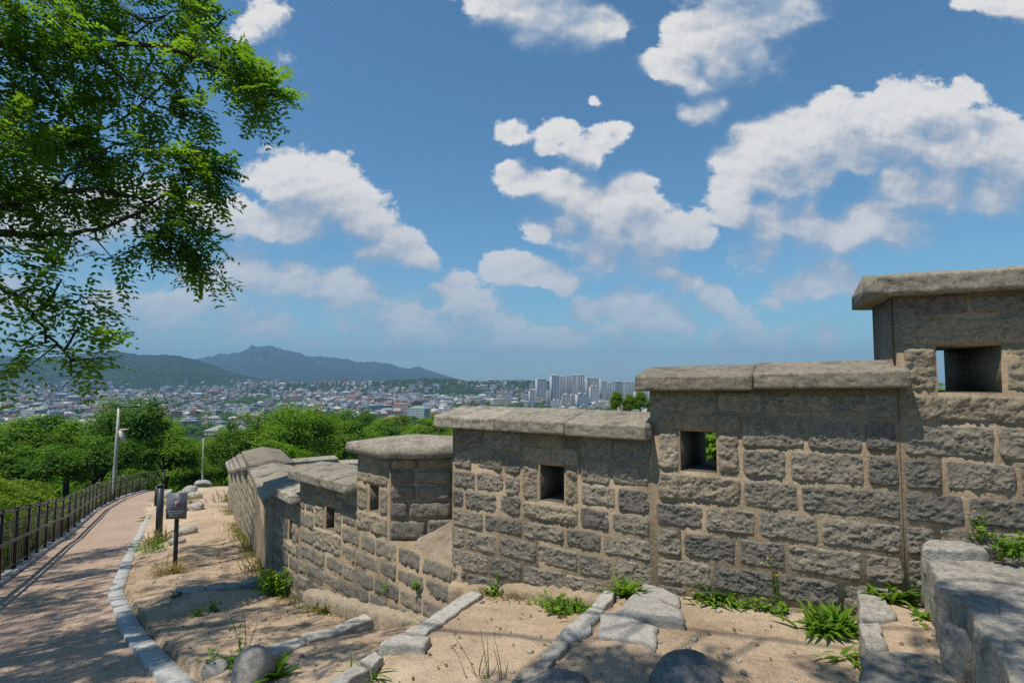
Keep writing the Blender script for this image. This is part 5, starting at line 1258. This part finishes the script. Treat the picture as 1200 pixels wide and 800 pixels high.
CL = [  # survey x, y, radius, weight
 (335, 212, 40, 1), (372, 222, 42, 1), (400, 240, 42, 1), (428, 262, 36, 1), (352, 258, 40, .9), (312, 262, 30, .8), (270, 255, 34, .75), (240, 245, 30, .7), (462, 288, 32, .95), (488, 305, 22, .8), (440, 292, 30, .8),
 (285, 320, 46, .6), (345, 330, 52, .62), (405, 338, 44, .6), (240, 335, 40, .55), (200, 365, 60, .5), (300, 375, 70, .48), (390, 380, 70, .46), (430, 345, 26, .55), (530, 341, 30, .8), (512, 337, 18, .7), (470, 382, 48, .55), (545, 378, 48, .6), (590, 392, 50, .45), (130, 350, 70, .5), (60, 260, 70, .8), (140, 250, 60, .7), (20, 350, 60, .5),
 (600, 155, 17, .65), (652, 152, 19, .85), (678, 178, 26, .75), (706, 162, 24, .75), (722, 152, 14, .7), (697, 119, 9, .5), (640, 172, 14, .5),
 (604, 200, 20, .95), (622, 212, 26, 1), (650, 222, 34, 1), (680, 240, 40, 1), (712, 262, 44, 1), (735, 218, 26, .95), (718, 230, 26, .9), (752, 262, 40, 1), (790, 272, 34, 1), (818, 278, 24, .95), (660, 262, 30, .8), (630, 270, 20, .8), (700, 290, 50, .8), (770, 295, 40, .75),
 (590, 312, 22, .9), (612, 320, 24, .9), (640, 322, 26, .9), (658, 334, 20, .85), (782, 322, 18, .85), (800, 330, 20, .85), (818, 334, 14, .75), (690, 362, 26, .8), (725, 355, 28, .85), (755, 368, 30, .75), (790, 378, 30, .7), (836, 352, 18, .75), (850, 365, 16, .6), (660, 392, 40, .5), (740, 395, 50, .5), (860, 395, 40, .45), (620, 400, 40, .45),
 (868, 190, 28, 1), (862, 220, 30, 1), (868, 250, 28, .95), (900, 165, 34, 1), (905, 205, 44, 1.05), (940, 160, 40, 1.05), (950, 195, 44, 1.05), (985, 140, 38, 1.05), (1000, 180, 42, 1), (1030, 140, 42, 1.05), (1060, 120, 36, 1.0), (1090, 125, 34, 1), (1128, 112, 22, .9), (1060, 165, 52, 1.1), (1110, 175, 50, 1.1), (1150, 165, 44, 1.05), (1190, 185, 50, 1.05), (1240, 190, 60, 1), (1060, 215, 50, 1), (1110, 220, 50, .9), (1170, 225, 50, .85), (905, 255, 44, .9), (945, 262, 46, .85), (1015, 250, 40, .85), (985, 275, 44, .75), (900, 290, 44, .55), (1060, 260, 40, .7),
 (985, 318, 26, .8), (955, 335, 26, .8), (928, 345, 20, .7), (1000, 335, 24, .7), (910, 358, 14, .6), (965, 392, 26, .55), (920, 400, 30, .4),
 (610, 10, 44, 1), (650, 15, 46, 1), (690, 30, 38, 1), (715, 35, 24, .9), (580, -5, 40, .9), (640, -30, 70, 1), (620, 45, 24, .75),
 (800, 75, 36, .95), (830, 50, 44, 1), (860, 30, 56, 1.05), (900, 20, 46, 1), (925, 10, 36, .95), (850, 75, 44, .95), (885, 65, 38, .9), (800, 40, 30, .9), (770, 72, 24, .8), (815, 100, 24, .8), (870, -30, 80, 1), (828, 128, 22, .85), (848, 122, 14, .6), (805, 130, 14, .6),
 (1170, 0, 30, .8), (1140, -6, 24, .75), (1200, 10, 26, .75), (300, 40, 30, .3), (325, 70, 22, .3), (310, 15, 26, .32)]
HOLE = [(992, 222, 30), (970, 240, 20)]
gr = bpy.data.node_groups.new('cloud_cover', 'ShaderNodeTree'); gr.interface.new_socket('P', in_out='INPUT', socket_type='NodeSocketVector'); gr.interface.new_socket('F', in_out='OUTPUT', socket_type='NodeSocketFloat')
tg = NT(gr); gi = tg.n('NodeGroupInput'); go = tg.n('NodeGroupOutput')
cur = None
def cpt(x, y): r_ = ray(x, y); return (r_[0] / r_[1], r_[2] / r_[1] * 1.35, 0)
for x, y, r_, wgt in CL:
    dn = tg.vm('DISTANCE', gi.outputs[0], cpt(x, y)); rr = r_ / FPX * 1.42
    f = tg.math('MULTIPLY_ADD', dn.outputs['Value'], -wgt / rr, wgt)
    cur = f if cur is None else tg.math('SMOOTH_MAX', cur, f, .22)
for x, y, r_ in HOLE:
    dn = tg.vm('DISTANCE', gi.outputs[0], cpt(x, y)); f = tg.math('MULTIPLY_ADD', dn.outputs['Value'], -.72 / (r_ / FPX), .72); f = tg.math('MAXIMUM', f, 0.0)
    cur = tg.math('SUBTRACT', cur, f)
tg.l(cur, go.inputs[0])
def cover(p):
    x = t.n('ShaderNodeGroup'); x.node_tree = gr; t.l(p, x.inputs[0]); return x.outputs[0]
P0 = pv.outputs[0]
def billow(p, sc, det):
    x = t.n('ShaderNodeTexVoronoi', feature='SMOOTH_F1', normalize=True, voronoi_dimensions='2D'); t.l(p, x.inputs['Vector']); x.inputs['Scale'].default_value = sc
    x.inputs['Detail'].default_value = det; x.inputs['Roughness'].default_value = .55; x.inputs['Smoothness'].default_value = .35; x.inputs['Lacunarity'].default_value = 2.2
    return t.math('SUBTRACT', 1.0, x.outputs['Distance'])
def warp(p, sc, amp, det=4):
    w_ = t.vm('SUBTRACT', t.noise(p, sc, det, .62, out=1, dim='2D'), (.5, .5, .5)).outputs[0]
    return t.vm('ADD', p, t.vm('MULTIPLY', w_, (amp, amp * .85, 0)).outputs[0]).outputs[0]
Pw = warp(P0, 5.5, .065, 6); Pb = warp(P0, 26.0, .018, 5)
up = lambda p, k: t.vm('ADD', p, (-.35 * k, k, 0)).outputs[0]
c1 = cover(Pw); c2 = cover(up(Pw, .085))
b1 = t.math('SUBTRACT', billow(Pb, 13.0, 4.0), .62); b2 = t.math('SUBTRACT', billow(up(Pb, .016), 13.0, 3.0), .62)
n1 = t.math('SUBTRACT', t.noise(P0, 7.0, 9, .62, dim='2D'), .5); nh = t.math('SUBTRACT', t.noise(P0, 40.0, 7, .66, dim='2D'), .5)
d1 = t.math('ADD', t.math('ADD', t.math('MULTIPLY', t.math('MINIMUM', c1, .62), 1.25), t.math('MULTIPLY', b1, CB)), t.math('ADD', t.math('MULTIPLY', n1, CN), t.math('MULTIPLY', nh, .35)))
gv = t.math('SUBTRACT', c2, c1)
soft = t.mapr(gv, -.25, .60, .27, 1.5)
alpha = t.math('DIVIDE', t.math('SUBTRACT', d1, CT), soft, clamp=True); alpha = t.math('MULTIPLY', t.math('MULTIPLY', alpha, alpha), t.math('SUBTRACT', 3.0, t.math('MULTIPLY', alpha, 2.0)))
relief = t.math('ADD', t.math('MULTIPLY', t.math('SUBTRACT', b1, b2), CR), t.math('MULTIPLY', nh, .22))
el = sx.outputs[2]
low = t.mapr(el, .02, .30, .55, .97)                    # air in front of low clouds
alpha = t.math('MULTIPLY', t.math('MULTIPLY', alpha, low), front)
shade = t.math('SUBTRACT', t.math('ADD', t.mapr(c2, -.1, .65, .04, .52), t.mapr(gv, -.30, .45, 0, .66)), relief, clamp=True)
ccol = t.ramp(shade, [(0, (1.10, 1.08, 1.05)), (.3, (.95, .95, .955)), (.6, (.70, .755, .83)), (1, (.42, .55, .72))])
ccol = t.mix(t.mapr(el, .05, .35, .45, 0), ccol, (.66, .645, .66))
ccol = t.vm('SCALE', ccol, scale=CLOUD).outputs[0]
skyc = t.mix(1.0, sky.outputs[0], SKYTINT, 'MULTIPLY')
mixc = t.mix(alpha, skyc, ccol)
bg = t.n('ShaderNodeBackground'); t.l(mixc, bg.inputs[0]); bg.inputs[1].default_value = SKY; ow = t.n('ShaderNodeOutputWorld'); t.l(bg.outputs[0], ow.inputs[0])
w.cycles.sampling_method = 'MANUAL'; w.cycles.sample_map_resolution = 512

sl = bpy.data.lights.new('sun', 'SUN'); sl.energy = SUN_E; sl.angle = R(.53); sl.color = (1, .93, .81); so = bpy.data.objects.new('sun', sl); COL.objects.link(so)
so.rotation_euler = Vector(SUN_DIR).to_track_quat('Z', 'Y').to_euler(); so.location = (0, 0, 30)
cam = bpy.data.cameras.new('camera'); cam.lens = 20; cam.sensor_width = 36; cam.sensor_fit = 'HORIZONTAL'; cam.clip_start = .05; cam.clip_end = 40000
co = bpy.data.objects.new('camera', cam); COL.objects.link(co); co.rotation_euler = (math.pi / 2 + PITCH, 0, 0); SC.camera = co
SC.render.engine = 'CYCLES'
vs = SC.view_settings; vs.view_transform = 'Standard'; vs.look = 'None'; vs.exposure = EXPO; vs.gamma = 1; vs.use_curve_mapping = False
cy = SC.cycles; cy.use_denoising = DENO; cy.max_bounces = 9; cy.diffuse_bounces = 6; cy.glossy_bounces = 2; cy.transmission_bounces = 4; cy.volume_bounces = 0; cy.transparent_max_bounces = 8
cy.use_adaptive_sampling = True; cy.adaptive_threshold = .008; cy.sample_clamp_indirect = 6; cy.caustics_reflective = False; cy.caustics_refractive = False
SC.render.resolution_x = 1024; SC.render.resolution_y = 682
